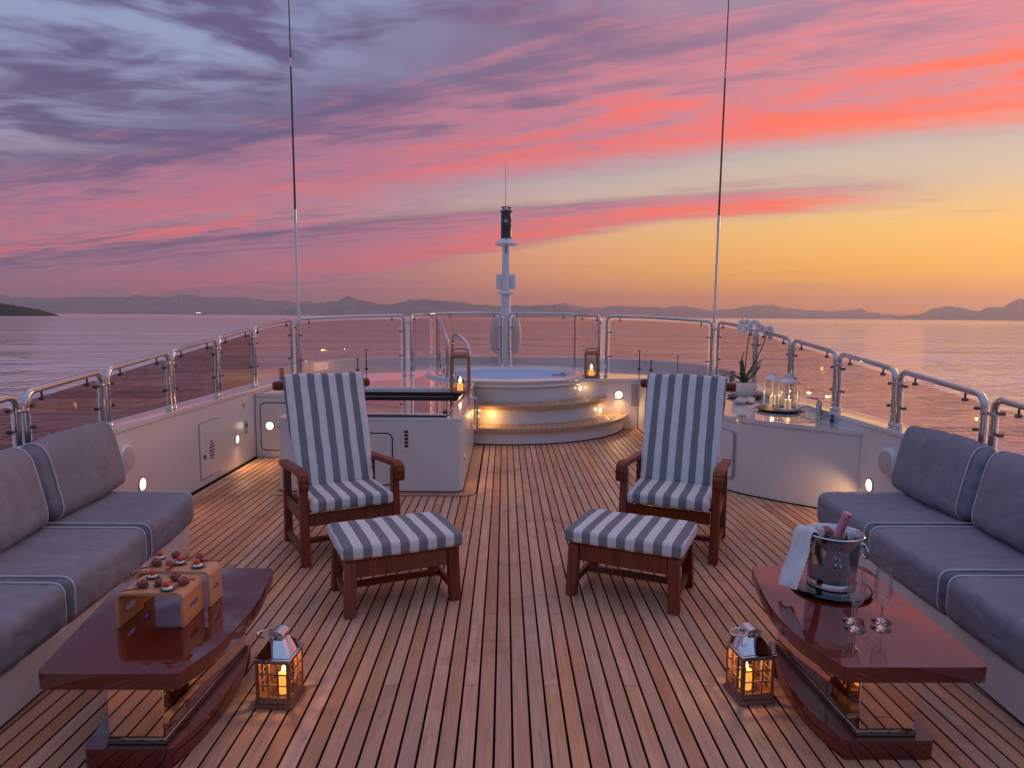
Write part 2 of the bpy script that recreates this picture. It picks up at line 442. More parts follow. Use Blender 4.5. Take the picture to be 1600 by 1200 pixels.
def fabric(name, c, sheen=0.0, weave=1.0):
    m = pmat(name, c, 0.9, sheen=sheen, spec=0.1); nt, p = T(m); o = coords(nt)
    n1 = nt.noise(nt.vec(*o), 3.2, 5.0, 0.65, 0.6)
    n2 = nt.noise(nt.vec(*o), 260.0, 2.0, 0.6)
    n3 = nt.noise(nt.vec(o[0] * 3.0, o[1] * 14.0, o[2] * 3.0), 1.0, 4.0, 0.55, 0.6)
    col = nt.mix(nt.ss(0.3, 0.72, n1 * 0.5 + n3 * 0.5), (c[0] * 0.84, c[1] * 0.84, c[2] * 0.86, 1), (c[0] * 1.14, c[1] * 1.13, c[2] * 1.1, 1))
    col = nt.mix(nt.ss(0.35, 0.65, n2) * 0.35, col, (c[0] * 0.7, c[1] * 0.7, c[2] * 0.7, 1))
    nt.put(p.inputs['Base Color'], col); bump(nt, p, n2 * 0.15 + n3, 0.25, 0.012)
    return m


M['sofa'] = fabric('grey_blue_canvas', (0.262, 0.262, 0.312))
M['piping'] = fabric('pale_piping', (0.62, 0.60, 0.61))
M['towel'] = fabric('white_towel', (0.74, 0.73, 0.76))


def stripes():
    m = pmat('striped_canvas', (0.7, 0.7, 0.7), 0.9, spec=0.1); nt, p = T(m); o = coords(nt)
    wv = nt.noise(nt.vec(*o), 4.5, 3.0, 0.5)
    s = nt.m('PINGPONG', o[0] + 0.052 + (wv - 0.5) * 0.014, 0.052)
    n2 = nt.noise(nt.vec(*o), 420.0, 2.0, 0.6); n1 = nt.noise(nt.vec(*o), 5.0, 5.0, 0.6, 0.8)
    f = nt.ss(0.0252, 0.0268, s + (n2 - 0.5) * 0.002)
    a = nt.mix(n1, (0.64, 0.625, 0.62, 1), (0.78, 0.76, 0.75, 1)); b = nt.mix(n1, (0.165, 0.172, 0.186, 1), (0.225, 0.232, 0.245, 1))
    col = nt.mix(f, a, b); col = nt.mix(nt.ss(0.4, 0.7, n2) * 0.25, col, (0.3, 0.3, 0.32, 1))
    nt.put(p.inputs['Base Color'], col); bump(nt, p, n2 * 0.1 + n1, 0.3, 0.012)
    return m


M['stripe'] = stripes()


def emit(name, c, s):
    m = bpy.data.materials.new(name); m.use_nodes = True; nt = NT(m.node_tree); m.node_tree.nodes.clear()
    e = nt.n('ShaderNodeEmission'); e.inputs[0].default_value = (*c, 1); e.inputs[1].default_value = s
    o = nt.n('ShaderNodeOutputMaterial'); nt.link(e.outputs[0], o.inputs[0]); m.cycles.emission_sampling = 'NONE'
    return m


WARM = (1.0, 0.56, 0.22)
M['lamp'] = emit('lit_lamp', (1.0, 0.76, 0.46), 3.2)
M['flame'] = emit('candle_flame', (1.0, 0.62, 0.18), 7.0)
M['wax'] = pmat('lit_candle_wax', (0.85, 0.55, 0.18), 0.5, emit=(1.0, 0.42, 0.06), es=0.9)
M['waxw'] = pmat('pale_candle_wax', (0.8, 0.72, 0.6), 0.5, emit=(1.0, 0.5, 0.15), es=0.35)


def sea_mat():
    m = pmat('evening_sea', (0.66, 0.62, 0.66), 0.06, metal=0.50, ior=1.4); nt, p = T(m); w = wpos(nt)
    a = nt.noise(nt.vec(w[0] * 0.013, w[1] * 0.021, 0.0), 1.0, 6.0, 0.56, 0.5)      # swell down to ripples
    b = nt.noise(nt.vec(w[0] * 0.22 + 5.0, w[1] * 0.40, 3.0), 1.0, 3.0, 0.55, 0.9)
    c = nt.noise(nt.vec(w[0] * 0.004, w[1] * 0.0085, 7.0), 1.0, 3.0, 0.55)          # wind patches
    d = nt.m('SQRT', w[0] * w[0] + w[1] * w[1])
    far = nt.ss(80.0, 2500.0, d)
    b_ = nt.n('ShaderNodeBump'); b_.inputs['Distance'].default_value = 1.0
    nt.put(b_.inputs['Strength'], (0.72 - far * 0.36) * (0.55 + c * 0.9))
    nt.put(b_.inputs['Height'], a * 7.0 + b * 0.55); nt.link(b_.outputs[0], p.inputs['Normal'])
    nt.put(p.inputs['Roughness'], 0.03 + far * 0.12)
    nt.put(p.inputs['Base Color'], nt.mix(nt.ss(0.35, 0.7, c), (0.86, 0.76, 0.74, 1), (1.0, 0.90, 0.87, 1)))
    return m


M['sea'] = sea_mat()


def rock(name, c1, c2, scale):
    m = pmat(name, c1, 0.95, spec=0.1); nt, p = T(m); w = wpos(nt)
    n = nt.noise(nt.vec(*w), scale, 6.0, 0.6, 0.5)
    nt.put(p.inputs['Base Color'], nt.mix(nt.ss(0.35, 0.65, n), (*c1, 1), (*c2, 1)))
    return m


M['mount'] = rock('haze_tinted_mountain', (0.17, 0.175, 0.20), (0.30, 0.285, 0.30), 0.004)  # rock colour lightened and blued to stand in for distance haze
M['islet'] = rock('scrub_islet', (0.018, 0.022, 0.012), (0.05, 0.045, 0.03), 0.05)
M['leaf'] = pmat('orchid_leaf', (0.035, 0.075, 0.02), 0.35, coat=0.3)
M['stalk'] = pmat('orchid_stalk', (0.05, 0.06, 0.02), 0.5)
M['petal'] = pmat('white_petal', (0.78, 0.76, 0.76), 0.6)
M['petalc'] = pmat('petal_heart', (0.55, 0.30, 0.25), 0.6)
M['tomato'] = pmat('cherry_tomato', (0.60, 0.045, 0.018), 0.2, coat=0.5)
M['meat'] = pmat('cured_meat', (0.24, 0.05, 0.045), 0.45, coat=0.2)
M['pinkham'] = pmat('pink_sauce', (0.55, 0.16, 0.18), 0.45)
M['cream'] = pmat('soft_cheese', (0.75, 0.72, 0.66), 0.5)
M['green'] = pmat('salad_leaf', (0.035, 0.06, 0.018), 0.5)
M['pick'] = pmat('red_wood_skewer', (0.36, 0.10, 0.06), 0.5)
M['foil'] = pmat('pink_foil', (0.66, 0.26, 0.32), 0.32, 0.3)
M['bottle'] = pmat('dark_bottle_glass', (0.03, 0.05, 0.02), 0.08, coat=0.5)
M['print'] = pmat('black_print', (0.015, 0.012, 0.02), 0.5)
M['tubwater'] = pmat('pool_water', (0.26, 0.40, 0.55), 0.04, ior=1.33)
M['tubshell'] = pmat('pale_blue_tub', (0.36, 0.56, 0.80), 0.7, spec=0.2)
M['shell'] = pmat('sea_shell', (0.55, 0.50, 0.47), 0.4)

# ------------------------------------------------------------------ sea, far coast
SEA = -6.5


def disc(r, z, rings=(60, 200, 600, 1500, 4000)):
    vs = [(0, 0, z)]; fs = []; n = 96; rr = list(rings) + [r]
    for q in rr: vs += [(q * cos(2 * pi * k / n), q * sin(2 * pi * k / n), z) for k in range(n)]
    for k in range(n): fs.append((0, 1 + k, 1 + (k + 1) % n))
    for i in range(len(rr) - 1):
        for k in range(n):
            a = 1 + i * n; b = a + n; fs.append((a + k, b + k, b + (k + 1) % n, a + (k + 1) % n))
    return MB().add(vs, fs)


tag(obj('sea', disc(15000, SEA), M['sea'], smooth=0), 'calm sea with small evening ripples around the yacht', kind='structure')


def px_az(x): return math.atan((x - 788.4) / 1050 * 0.995)


def ridge(name, prof, D, label, depth=1400, seed=0):
    # prof: (pixel x, pixels above the horizon); a real range with its crest D metres away
    n = 340; m = 9; vs = []; fs = []
    x0, x1 = prof[0][0], prof[-1][0]
    for i in range(n + 1):
        x = x0 + (x1 - x0) * i / n
        for (xa, ya), (xb, yb) in zip(prof, prof[1:]):
            if xa <= x <= xb: h = ya + (yb - ya) * ((x - xa) / (xb - xa)); break
        h = max(h + 2.2 * noise.fractal(Vector((x * 0.045, seed, 0)), 0.6, 2.0, 5) * min(1, h / 8), 0.0)
        a = px_az(x); hh = h * D / 1050 / max(cos(a), .5)
        for j in range(m):
            t = j / (m - 1) * 2 - 1
            r = D + t * depth
            w = max(0, 1 - abs(t)) ** 0.8
            z = SEA - 4 + (hh + 4 - 0) * w
            if 0 < j < m - 1 and j != m // 2:
                z += hh * 0.22 * noise.fractal(Vector((x * 0.05, t * 3, seed + 3)), 0.7, 2.0, 4) * w
                z = min(z, SEA + hh * (w ** 0.6) * (r / D) * 0.97)
            vs.append((r * sin(a), r * cos(a), z))
    for i in range(n):
        for j in range(m - 1):
            a = i * m + j; fs.append((a, a + m, a + m + 1, a + 1))
    return tag(obj(name, MB().add(vs, fs), M['mount'], smooth=0), label, kind='structure')


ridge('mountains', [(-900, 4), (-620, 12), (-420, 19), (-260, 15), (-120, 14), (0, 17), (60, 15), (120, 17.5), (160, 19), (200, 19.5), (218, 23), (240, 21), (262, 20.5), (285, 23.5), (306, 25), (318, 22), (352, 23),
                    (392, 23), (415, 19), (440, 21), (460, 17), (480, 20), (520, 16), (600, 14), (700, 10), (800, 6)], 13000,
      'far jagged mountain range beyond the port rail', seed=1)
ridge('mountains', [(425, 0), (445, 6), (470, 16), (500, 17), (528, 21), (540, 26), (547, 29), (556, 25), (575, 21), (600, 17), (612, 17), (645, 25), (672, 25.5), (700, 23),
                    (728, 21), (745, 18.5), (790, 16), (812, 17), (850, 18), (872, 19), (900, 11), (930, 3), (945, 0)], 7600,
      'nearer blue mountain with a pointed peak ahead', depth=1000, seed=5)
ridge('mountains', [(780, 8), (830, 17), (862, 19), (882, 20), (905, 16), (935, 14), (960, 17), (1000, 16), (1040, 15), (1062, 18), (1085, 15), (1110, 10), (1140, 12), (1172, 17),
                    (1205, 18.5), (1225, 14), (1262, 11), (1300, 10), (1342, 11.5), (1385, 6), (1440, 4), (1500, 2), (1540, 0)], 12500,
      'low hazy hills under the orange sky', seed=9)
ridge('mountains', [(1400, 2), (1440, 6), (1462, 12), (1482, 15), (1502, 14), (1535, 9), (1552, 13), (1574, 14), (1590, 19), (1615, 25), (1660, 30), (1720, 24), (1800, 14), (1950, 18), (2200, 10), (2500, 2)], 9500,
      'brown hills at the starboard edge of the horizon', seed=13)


def islet():
    mb = MB(); vs = []; fs = []; n = 120; m = 11; a0 = px_az(-620); a1 = px_az(104)
    for i in range(n + 1):
        t = i / n; a = a0 + (a1 - a0) * t; px = 788 + 1050 * math.tan(a)
        h = (13.5 + 5 * sin((px + 30) / 120)) * min(1, max(0, (101 - px) / 95)) ** 0.75 * min(1, max(0, (px + 615) / 260)) ** 0.8
        hh = h * 1750 / 1050 / cos(a)
        for j in range(m):
            s = j / (m - 1) * 2 - 1; r = 1720 / cos(a) * 0.95 + s * 110 * (0.15 + min(1, h / 8)) + 60
            z = SEA - .4 + hh * (1 - abs(s) ** 1.7) * (1 + .25 * noise.fractal(Vector((t * 25, s * 4, 2)), .7, 2, 4))
            vs.append((r * sin(a), r * cos(a), z))
    for i in range(n):
        for j in range(m - 1):
            a = i * m + j; fs.append((a, a + m, a + m + 1, a + 1))
    tag(obj('islet', mb.add(vs, fs), M['islet'], smooth=0), 'dark low scrub-covered headland at the port edge of the sea', 'headland')


islet()
# distant ferry
fr = thing('ferry', 'tiny white ferry far out below the mountains', 'ferry', (-420 * 6.5 - 40, 6200, SEA), radians(5))
L = 100
obj('hull', MB().hexa([(-L * .5, -8, 0), (L * .46, -8, 0), (-L * .5, 8, 0), (L * .46, 8, 0), (-L * .5, -9, 8), (L * .55, -9, 8), (-L * .5, 9, 8), (L * .55, 9, 8)]), M['dark'], fr)
obj('superstructure', MB().box(-L * .45, L * .05, -7, 7, 8, 21), M['whitebright'], fr)
obj('lit_deck', MB().box(-L * .43, 0, -7.3, -7.02, 12, 19), emit('ferry_deck_lights', (1, .85, .7), 1.6), fr)
obj('funnel', MB().box(-L * .3, -L * .22, -3, 3, 21, 27), M['whitebright'], fr)

# ------------------------------------------------------------------ deck
CX = 0.05
XL, XR = -2.87, 2.97          # inner faces of the bulwarks
deck = tag(obj('deck', MB().box(XL - 0.02, XR + 0.02, 0.3, 10.2, -0.12, -0.0045), M['caulk'], smooth=0), 'teak planked open deck of the yacht', kind='structure')
PW = 0.072; GAP = 0.0100; PLEN = 3.64; JG = 0.004
full = {}


def plank(x0, x1, y0, y1):
    key = round(y1 - y0, 3)
    if key not in full:
        full[key] = mesh_of(MB().box(0, x1 - x0, 0, y1 - y0, -0.02, 0), 'plank', M['teak'], 0.0009)
    o = bpy.data.objects.new('plank', full[key]); COL.objects.link(o); o.parent = deck; o.location = (x0, y0, 0)


def hidden(xa, y0, y1):
    if xa < -2.20 and y1 < 4.45: return True
    if xa > 2.26 and y1 < 4.45: return True
    if -2.05 < xa < -0.47 and y0 > 6.2: return True
    if xa > 2.25 and y0 > 6.3: return True
    if xa < -2.1 and y0 > 7.65: return True
    return False


for k in range(-41, 42):
    xa = 0.041 + k * PW + GAP / 2; xb = xa + PW - GAP
    if xb > XR - .02 or xa < XL + .02: continue
    yj = 2.865 + 0.728 * ((k + 3) % 5) - PLEN
    cuts = [0.35] + [yj + PLEN * n for n in range(4) if 0.5 < yj + PLEN * n < 9.75] + [9.95]
    for a, b in zip(cuts, cuts[1:]):
        if xa < -2.1 and b > 7.65: b = 7.66
        if -2.05 < xa < -0.47 and b > 6.2: b = 6.2
        if b - a < 0.1 or hidden(xa, a, b): continue
        plank(xa, xb, a + JG / 2, b - JG / 2)


# ------------------------------------------------------------------ bulwarks
def bulwark(name, s, xi, label):
    b = thing(name, label, 'bulwark')
    y0, y1 = 0.3, 9.85
    obj('wall', MB().box(min(xi, xi + s * 0.16), max(xi, xi + s * 0.16), y0, y1, -0.3, 0.765), M['gel'], b, 0.006)
    # outer topside, flaring
    xo = xi + s * 0.165
    obj('topside', MB().hexa([(xo, y0, -3.2), (xo + s * .12, y0, -3.2), (xo, y1, -3.2), (xo + s * .12, y1, -3.2), (xo, y0, .76), (xo + s * .20, y0, .76), (xo, y1, .76), (xo + s * .20, y1, .76)]), M['gel'], b, 0.01)
    obj('cap_rail', MB().hexa([(xi - s * .012, y0, .767), (xi + s * .385, y0, .767), (xi - s * .012, y1, .767), (xi + s * .385, y1, .767), (xi - s * .012, y0, .805), (xi + s * .385, y0, .775), (xi - s * .012, y1, .805), (xi + s * .385, y1, .775)]), M['gloss'], b, 0.012, seg=2)
    obj('deck_seam', MB().box(min(xi, xi - s * .012), max(xi, xi - s * .012), y0, 7.69 if s < 0 else 9.8, 0.0005, 0.010), M['black'], b)
    return b


bwL = bulwark('bulwark', -1, XL, 'long white bulwark wall behind the port sofa')
bwR = bulwark('bulwark', 1, XR, 'long white bulwark wall behind the starboard sofa')


def arc(cx, cy_, r, a0, a1, n): return [(cx + r * cos(a0 + (a1 - a0) * i / n), cy_ + r * sin(a0 + (a1 - a0) * i / n)) for i in range(n + 1)]


def bow(y0, ax, by, p=2.6, n=36, a0=0.0, a1=pi):
    pts = []
    for i in range(n + 1):
        t = a0 + (a1 - a0) * i / n
        c, s = cos(t), sin(t)
        pts.append((CX + ax * math.copysign(abs(c) ** (2 / p), c), y0 + by * abs(s) ** (2 / p)))
    return pts


TC = (0.03, 10.30); TR = 1.20
bowp = bow(9.6, 3.24, 3.1)
plat_poly = [(XL - .02, 7.70), (-2.12, 7.70), (-2.12, 8.46), (-0.40, 8.46), (-0.40, 9.86), (1.99, 9.86), (XR + .25, 9.86)] + bowp + [(XL - .3, 9.6)]
# foredeck house with the round tub opening
fd = thing('foredeck_house', 'raised white foredeck housing that wraps round the hot tub', 'foredeck')
hole = arc(*TC, TR + 0.01, 0, 2 * pi, 48)[:-1]
obj('top', MB().prism([(XL + .005, 7.70), (-2.12, 7.70), (-2.12, 8.46), (-0.40, 8.46)] + [(-0.40, 9.0)] + [(-.40, 9.86), (XR - .005, 9.86), (XR - .005, 9.9)] + bowp[1:-1] + [(XL + .005, 9.9)], 0.715, 0.745, [])
    if False else MB().prism([(XL + .005, 7.70), (-2.12, 7.70), (-2.12, 8.46), (-0.40, 8.46), (-0.40, 9.02)] +
    [(TC[0] + (TR + .01) * cos(a), TC[1] + (TR + .01) * sin(a)) for a in [radians(249 - i * 7.3) for i in range(39)]] +
    [(1.99, 9.86), (XR - .005, 9.86), (XR - .005, 9.92)] + bowp[1:-1] + [(XL + .005, 9.92)], 0.70, 0.745), M['gloss'], fd, 0.006)
obj('bulkhead', MB().box(XL + .004, -2.12, 7.70, 7.78, -0.05, 0.699), M['gel'], fd, 0.01)
obj('bulkhead', MB().box(0.9, 1.99, 9.86, 9.94, -0.05, 0.699), M['gel'], fd, 0.01)
cm = MB(); vs = []; outer = bow(9.55, 3.26, 3.35); inner = bow(9.6, 3.20, 3.02)
for (xi_, yi_), (xo_, yo_) in zip(inner, outer): vs += [(xi_, yi_, 0.70), (xi_ * 1.006, yi_ * 1.006, 0.875), (xo_, yo_, 0.895), (xo_ * 1.04, yo_ * 1.02, -3.2)]
n_ = len(inner)
fs = [(i * 4 + j, (i + 1) * 4 + j, (i + 1) * 4 + j + 1, i * 4 + j + 1) for i in range(n_ - 1) for j in range(3)]
cm.add(vs, fs)
obj('bow_coaming', cm, M['gel'], fd, 0.0)


# rounded-rectangle outline helpers
def rrect(w, h, r, n=5):
    pts = []
    for cx_, cy_, a in ((w / 2 - r, h / 2 - r, 0), (-w / 2 + r, h / 2 - r, pi / 2), (-w / 2 + r, -h / 2 + r, pi), (w / 2 - r, -h / 2 + r, 3 * pi / 2)):
        pts += [(cx_ + r * cos(a + pi / 2 * i / n), cy_ + r * sin(a + pi / 2 * i / n)) for i in range(n + 1)]
    return pts


def on_plane(mb, origin, ux, uy, nrm):
    Mx = Matrix((( ux[0], uy[0], nrm[0], origin[0]), (ux[1], uy[1], nrm[1], origin[1]), (ux[2], uy[2], nrm[2], origin[2]), (0, 0, 0, 1)))
    return mb.move(Mx)


def hatch(name, label, origin, ux, nrm, w, h, r=0.05, gasket='black', louver=None, latch=None):
    t = thing(name, label, 'hatch'); uz = (0, 0, 1)
    pl = lambda mb: on_plane(mb, origin, ux, uz, nrm)
    obj('gasket', pl(MB().prism(rrect(w, h, r), 0.0005, 0.004)), M[gasket], t)
    obj('hatch_door', pl(MB().prism(rrect(w - 0.022, h - 0.022, r - 0.01), 0.0008, 0.009)), M['gel'], t, 0.002)
    if louver:
        lx, lz, n = louver
        for i in range(n):
            wl = 0.11 * sqrt(max(0.15, 1 - ((i - (n - 1) / 2) / (n / 2)) ** 2))
            obj('louver_slot', pl(MB().prism([(lx + p[0], lz + (i - (n - 1) / 2) * 0.028 + p[1]) for p in rrect(wl, 0.012, 0.005, 2)], 0.008, 0.0115)), M['dark'], t)
    if latch:
        obj('latch', pl(MB().lathe([(0.022, 0), (0.022, 0.006), (0.012, 0.009)], 14, (latch[0], latch[1], 0.008))), M['dark'], t)
    return t


def wall_lamp(label, origin, nrm, r=0.045, power=6.0, aim=(0, 0, -1), off=0.05, spot=150):
    t = thing('wall_lamp', label, 'lamp', origin, group='recessed deck lamps')
    nz = Vector(nrm); ux = Vector((0, 0, 1)).cross(nz).normalized(); uz = Vector((0, 0, 1))
    pl = lambda mb: on_plane(mb, (0, 0, 0), ux, uz, nz)
    obj('bezel', pl(MB().lathe([(r + .009, .0005), (r + .009, .005), (r, .009), (r - .004, .004)], 20)), M['chrome'], t)
    obj('lens', pl(MB().lathe([(r - .003, .001), (r - .003, .005), (r * .5, .007)], 20)), M['lamp'], t)
    if power: light('lamp_light', 'SPOT', nz * off, power, WARM, t, 0.03, aim, radians(spot))
    return t


# ---- things fixed to the port bulwark
wall_lamp('lit oval lamp in the port bulwark just above the sofa seat', (XL + .001, 5.26, 0.30), (1, 0, 0), 0.05, 3.0, (1, .1, -.9))
wall_lamp('lit lamp in the port bulwark between louvred hatch and corner', (XL + .001, 7.16, 0.31), (1, 0, 0), 0.045, 5.0, (1, -.1, -1.0))
wall_lamp('lit lamp in the aft-facing bulkhead behind the port chair', (-2.70, 7.690, 0.37), (0, -1, 0), 0.045, 2.0, (.5, -1, -1.4), spot=95)
wall_lamp('lit oval lamp in the starboard bulwark just above the sofa seat', (XR - .001, 5.31, 0.305), (-1, 0, 0), 0.05, 4.5, (-.8, .35, -.6))
wall_lamp('round lit lamp on the bulkhead beside the hot tub steps', (1.695, 9.859, 0.50), (0, -1, 0), 0.055, 8.0, (.1, -1, -1.3))
hatch('louvred_hatch', 'white louvred hatch low in the port bulwark', (XL + .0005, 6.50, 0.345), (0, 1, 0), (1, 0, 0), 0.46, 0.55, 0.03, 'grey', louver=(.02, -.02, 7), latch=(-.14, -.06))
hatch('locker_hatch', 'rounded black-edged hatch on the bulkhead beside the port chair', (-2.50, 7.6995, 0.36), (1, 0, 0), (0, -1, 0), 0.62, 0.56, 0.06, 'black', louver=(-.06, 0.0, 3))


def speaker(label, x, s, y, z):
    t = thing('deck_speaker', label, 'speaker', (x, y, z), group='round wall speakers')
    nz = Vector((s, 0, 0)); ux = Vector((0, 0, 1)).cross(nz); pl = lambda mb: on_plane(mb, (0, 0, 0), ux, (0, 0, 1), nz)
    obj('housing', pl(MB().lathe([(.112, .0005), (.112, .03), (.104, .045), (.09, .05)], 32)), M['white'], t)
    obj('grille', pl(MB().lathe([(.088, .048), (.088, .054), (.05, .060), (.0, .062)], 32)), M['speaker'], t)


speaker('round white speaker on the port bulwark at the sofa end', XL + .001, 1, 5.0, 0.56)
speaker('round white speaker on the starboard bulwark at the sofa end', XR - .001, -1, 5.03, 0.558)
so = thing('shore_socket', 'small dark socket cover in the port bulwark near the corner', 'socket', (XL + .001, 7.42, 0.40))
obj('plate', on_plane(MB().prism(rrect(.07, .15, .03), .0005, .008), (0, 0, 0), (0, 1, 0), (0, 0, 1), (1, 0, 0)), M['grey'], so, .002)
obj('socket_hole', on_plane(MB().prism(rrect(.05, .045, .02), .008, .012), (0, 0, .02), (0, 1, 0), (0, 0, 1), (1, 0, 0)), M['black'], so)
hk = thing('coat_hook', 'small steel hook high on the port bulwark near the corner', 'hook', (XL + .001, 7.36, 0.645))
obj('hook_wire', MB().tube([(0.002, -.02, .03), (.014, -.012, 0), (.02, 0, -.025), (.014, .012, 0), (.002, .02, .03)], .005, 8), M['steel'], hk)
rc = thing('shower_recess', 'grey recessed shower box on the bulkhead behind the starboard chair', 'shower box', (1.985, 9.859, 0.50))
obj('frame', on_plane(MB().prism(rrect(.25, .38, .02), .0005, .006, [rrect(.21, .34, .015)]), (0, 0, 0), (1, 0, 0), (0, 0, 1), (0, -1, 0)), M['white'], rc)
obj('niche', on_plane(MB().prism(rrect(.208, .338, .015), .0006, .003), (0, 0, 0), (1, 0, 0), (0, 0, 1), (0, -1, 0)), M['grey'], rc)
obj('shower_hose', MB().tube([(0.02, -.012, -.14), (0.03, -.02, -.05), (.02, -.022, .03)], .010, 8), M['dark'], rc)


# ------------------------------------------------------------------ railing
def smooth_path(pts, n=8):
    if len(pts) == 2: return [Vector(pts[0]).lerp(Vector(pts[1]), i / n) for i in range(n + 1)]
    out = []; P_ = [Vector(p) for p in pts]
    for i in range(len(P_) - 1):
        p0 = P_[max(i - 1, 0)]; p1 = P_[i]; p2 = P_[i + 1]; p3 = P_[min(i + 2, len(P_) - 1)]
        for k in range(n):
            t = k / n
            out.append(0.5 * ((2 * p1) + (p2 - p0) * t + (2 * p0 - 5 * p1 + 4 * p2 - p3) * t * t + (3 * p1 - p0 - 3 * p2 + p3) * t ** 3))
    out.append(P_[-1]); return out


RT = 0.0225


def rail_panel(label, pts, zb=0.80, mid=(), clips=2, tie=True, foot=0.045, gm='railglass'):
    """pts: plan path (x, y, top z) from one end post to the other"""
    t = thing('railing_panel', label, 'railing panel', (pts[0][0], pts[0][1], zb), group='glazed railing panels')
    o = Vector((pts[0][0], pts[0][1], zb))
    path = [p - o for p in smooth_path(pts, 10)]
    a, b = path[0], path[-1]; rr = 0.075
    da = (path[1] - path[0]).normalized(); db = (path[-2] - path[-1]).normalized()
    top = [p for p in path if (p - a).length > rr * 1.05 and (p - b).length > rr * 1.05]
    def corner(p, d, rev):
        c = []
        for i in range(7):
            q = pi / 2 * i / 6
            c.append(p + d * (rr * (1 - cos(q))) + Vector((0, 0, -rr * (1 - sin(q)))))
        return c[::-1] if rev else c
    loop = [Vector((a.x, a.y, 0.0))] + corner(a, da, False) + top + corner(b, db, True) + [Vector((b.x, b.y, 0.0))]
    obj('rail_frame', MB().tube(loop, RT, 12), M['chrome'], t)
    for q in (a, b):
        obj('post_foot', MB().lathe([(.036, 0.0), (.036, .008), (.030, .012), (.029, foot), (.0235, foot + .008)], 16, (q.x, q.y, 0)), M['chrome'], t)
    for mx in mid:
        q = path[int(round(mx * (len(path) - 1)))]
        obj('middle_post', MB().tube([(q.x, q.y, 0), (q.x, q.y, q.z - .01)], RT * .9, 10), M['chrome'], t)
        obj('post_foot', MB().lathe([(.036, 0.0), (.036, .008), (.029, .012), (.028, foot), (.0235, foot + .008)], 16, (q.x, q.y, 0)), M['chrome'], t)
    # pane
    inset = 0.052; gl = [p for p in path if (p - a).length > inset and (p - b).length > inset]
    gl = [a + da * inset] + gl + [b + db * inset]
    vs = []; fs = []; th = 0.005
    for i, p in enumerate(gl):
        d = (gl[min(i + 1, len(gl) - 1)] - gl[max(i - 1, 0)]); nrm = Vector((d.y, -d.x, 0)).normalized() * th
        zt = p.z - 0.052
        if i in (0, len(gl) - 1): zt -= 0.012
        for sgn in (-1, 1):
            vs.append((p.x + nrm.x * sgn, p.y + nrm.y * sgn, 0.055)); vs.append((p.x + nrm.x * sgn, p.y + nrm.y * sgn, zt))
    k = len(gl)
    for i in range(k - 1):
        q = i * 4
        fs += [(q, q + 1, q + 5, q + 4), (q + 2, q + 6, q + 7, q + 3), (q + 1, q + 3, q + 7, q + 5), (q, q + 4, q + 6, q + 2)]
    fs += [(0, 2, 3, 1), ((k - 1) * 4, (k - 1) * 4 + 1, (k - 1) * 4 + 3, (k - 1) * 4 + 2)]
    obj('glass_pane', MB().add(vs, fs), M[gm], t, smooth=30)
    # clips
    L_ = len(path) - 1
    for q in ((0.16, 0.84) if clips == 2 else (0.08, 0.4, 0.6, 0.92)):
        p = path[int(round(q * L_))]; d = path[min(int(q * L_) + 1, L_)] - path[max(int(q * L_) - 1, 0)]; d = Vector((d.x, d.y, 0)).normalized()
        mb = MB().tube([p + Vector((0, 0, -.015)), p + Vector((0, 0, -.066))], .0075, 8)
        nn = Vector((d.y, -d.x, 0)); c = p + Vector((0, 0, -.066)); mb.tube([c - nn * .016, c + nn * .016], .012, 10)
        obj('clip', mb, M['clip'], t)
    for p, d in ((a, da), (b, db)):
        d = Vector((d.x, d.y, 0)).normalized(); nn = Vector((d.y, -d.x, 0))
        for fz in (0.30, 0.72):
            z = 0.05 + (p.z - 0.05) * fz; c = Vector((p.x, p.y, z)) + d * 0.062
            mb = MB().tube([Vector((p.x, p.y, z)), c], .0075, 8); mb.tube([c - nn * .016, c + nn * .016], .012, 10)
            obj('clip', mb, M['clip'], t)
    if tie:
        d = -Vector((db.x, db.y, 0)).normalized(); z = b.z - 0.10
        mb = MB().tube([Vector((b.x, b.y, z)) - d * .03, Vector((b.x, b.y, z)) + d * .10], .011, 8)
        for e in (0, .07): mb.lathe([(.0285, -.011), (.030, 0), (.0285, .011)], 14, tuple(Vector((b.x, b.y, z)) + d * e))
        obj('tie_link', mb, M['chrome'], t)
    return t


def zrail(y): return 1.155 + (y - 4.0) * 0.0865 if y > 3 else 1.07


LX, RX = -2.915, 3.03
ordn = ['cut by the picture edge at the port sofa', 'behind the port sofa back cushions', 'above the round port speaker', 'above the louvred port hatch', 'last straight one before the port corner']
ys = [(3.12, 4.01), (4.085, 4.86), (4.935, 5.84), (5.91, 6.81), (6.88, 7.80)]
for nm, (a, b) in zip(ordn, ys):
    rail_panel('chrome and dark tinted glass rail panel ' + nm, [(LX, a, zrail(a)), (LX, b, zrail(b))], gm='railglass_dark')
rail_panel('curved chrome rail panel just aft of the port whip antenna', [(LX, 7.87, 1.49), (LX + .015, 8.4, 1.537), (-2.85, 9.03, 1.578)])
ordn = ['cut by the picture edge at the starboard sofa', 'behind the starboard sofa back cushions', 'between the starboard sofa and the tap', 'beside the chrome tap on the bar', 'behind the white counter lanterns']
ys = [(3.10, 4.08), (4.17, 5.08), (5.15, 6.02), (6.09, 7.01), (7.08, 8.03)]
for nm, (a, b) in zip(ordn, ys):
    rail_panel('chrome and clear glass rail panel ' + nm, [(RX, a, zrail(a) + .005), (RX, b, zrail(b) + .005)])
rail_panel('curved chrome rail panel behind the orchid', [(RX, 8.10, 1.50), (RX - .015, 8.7, 1.55), (2.975, 9.33, 1.585)])
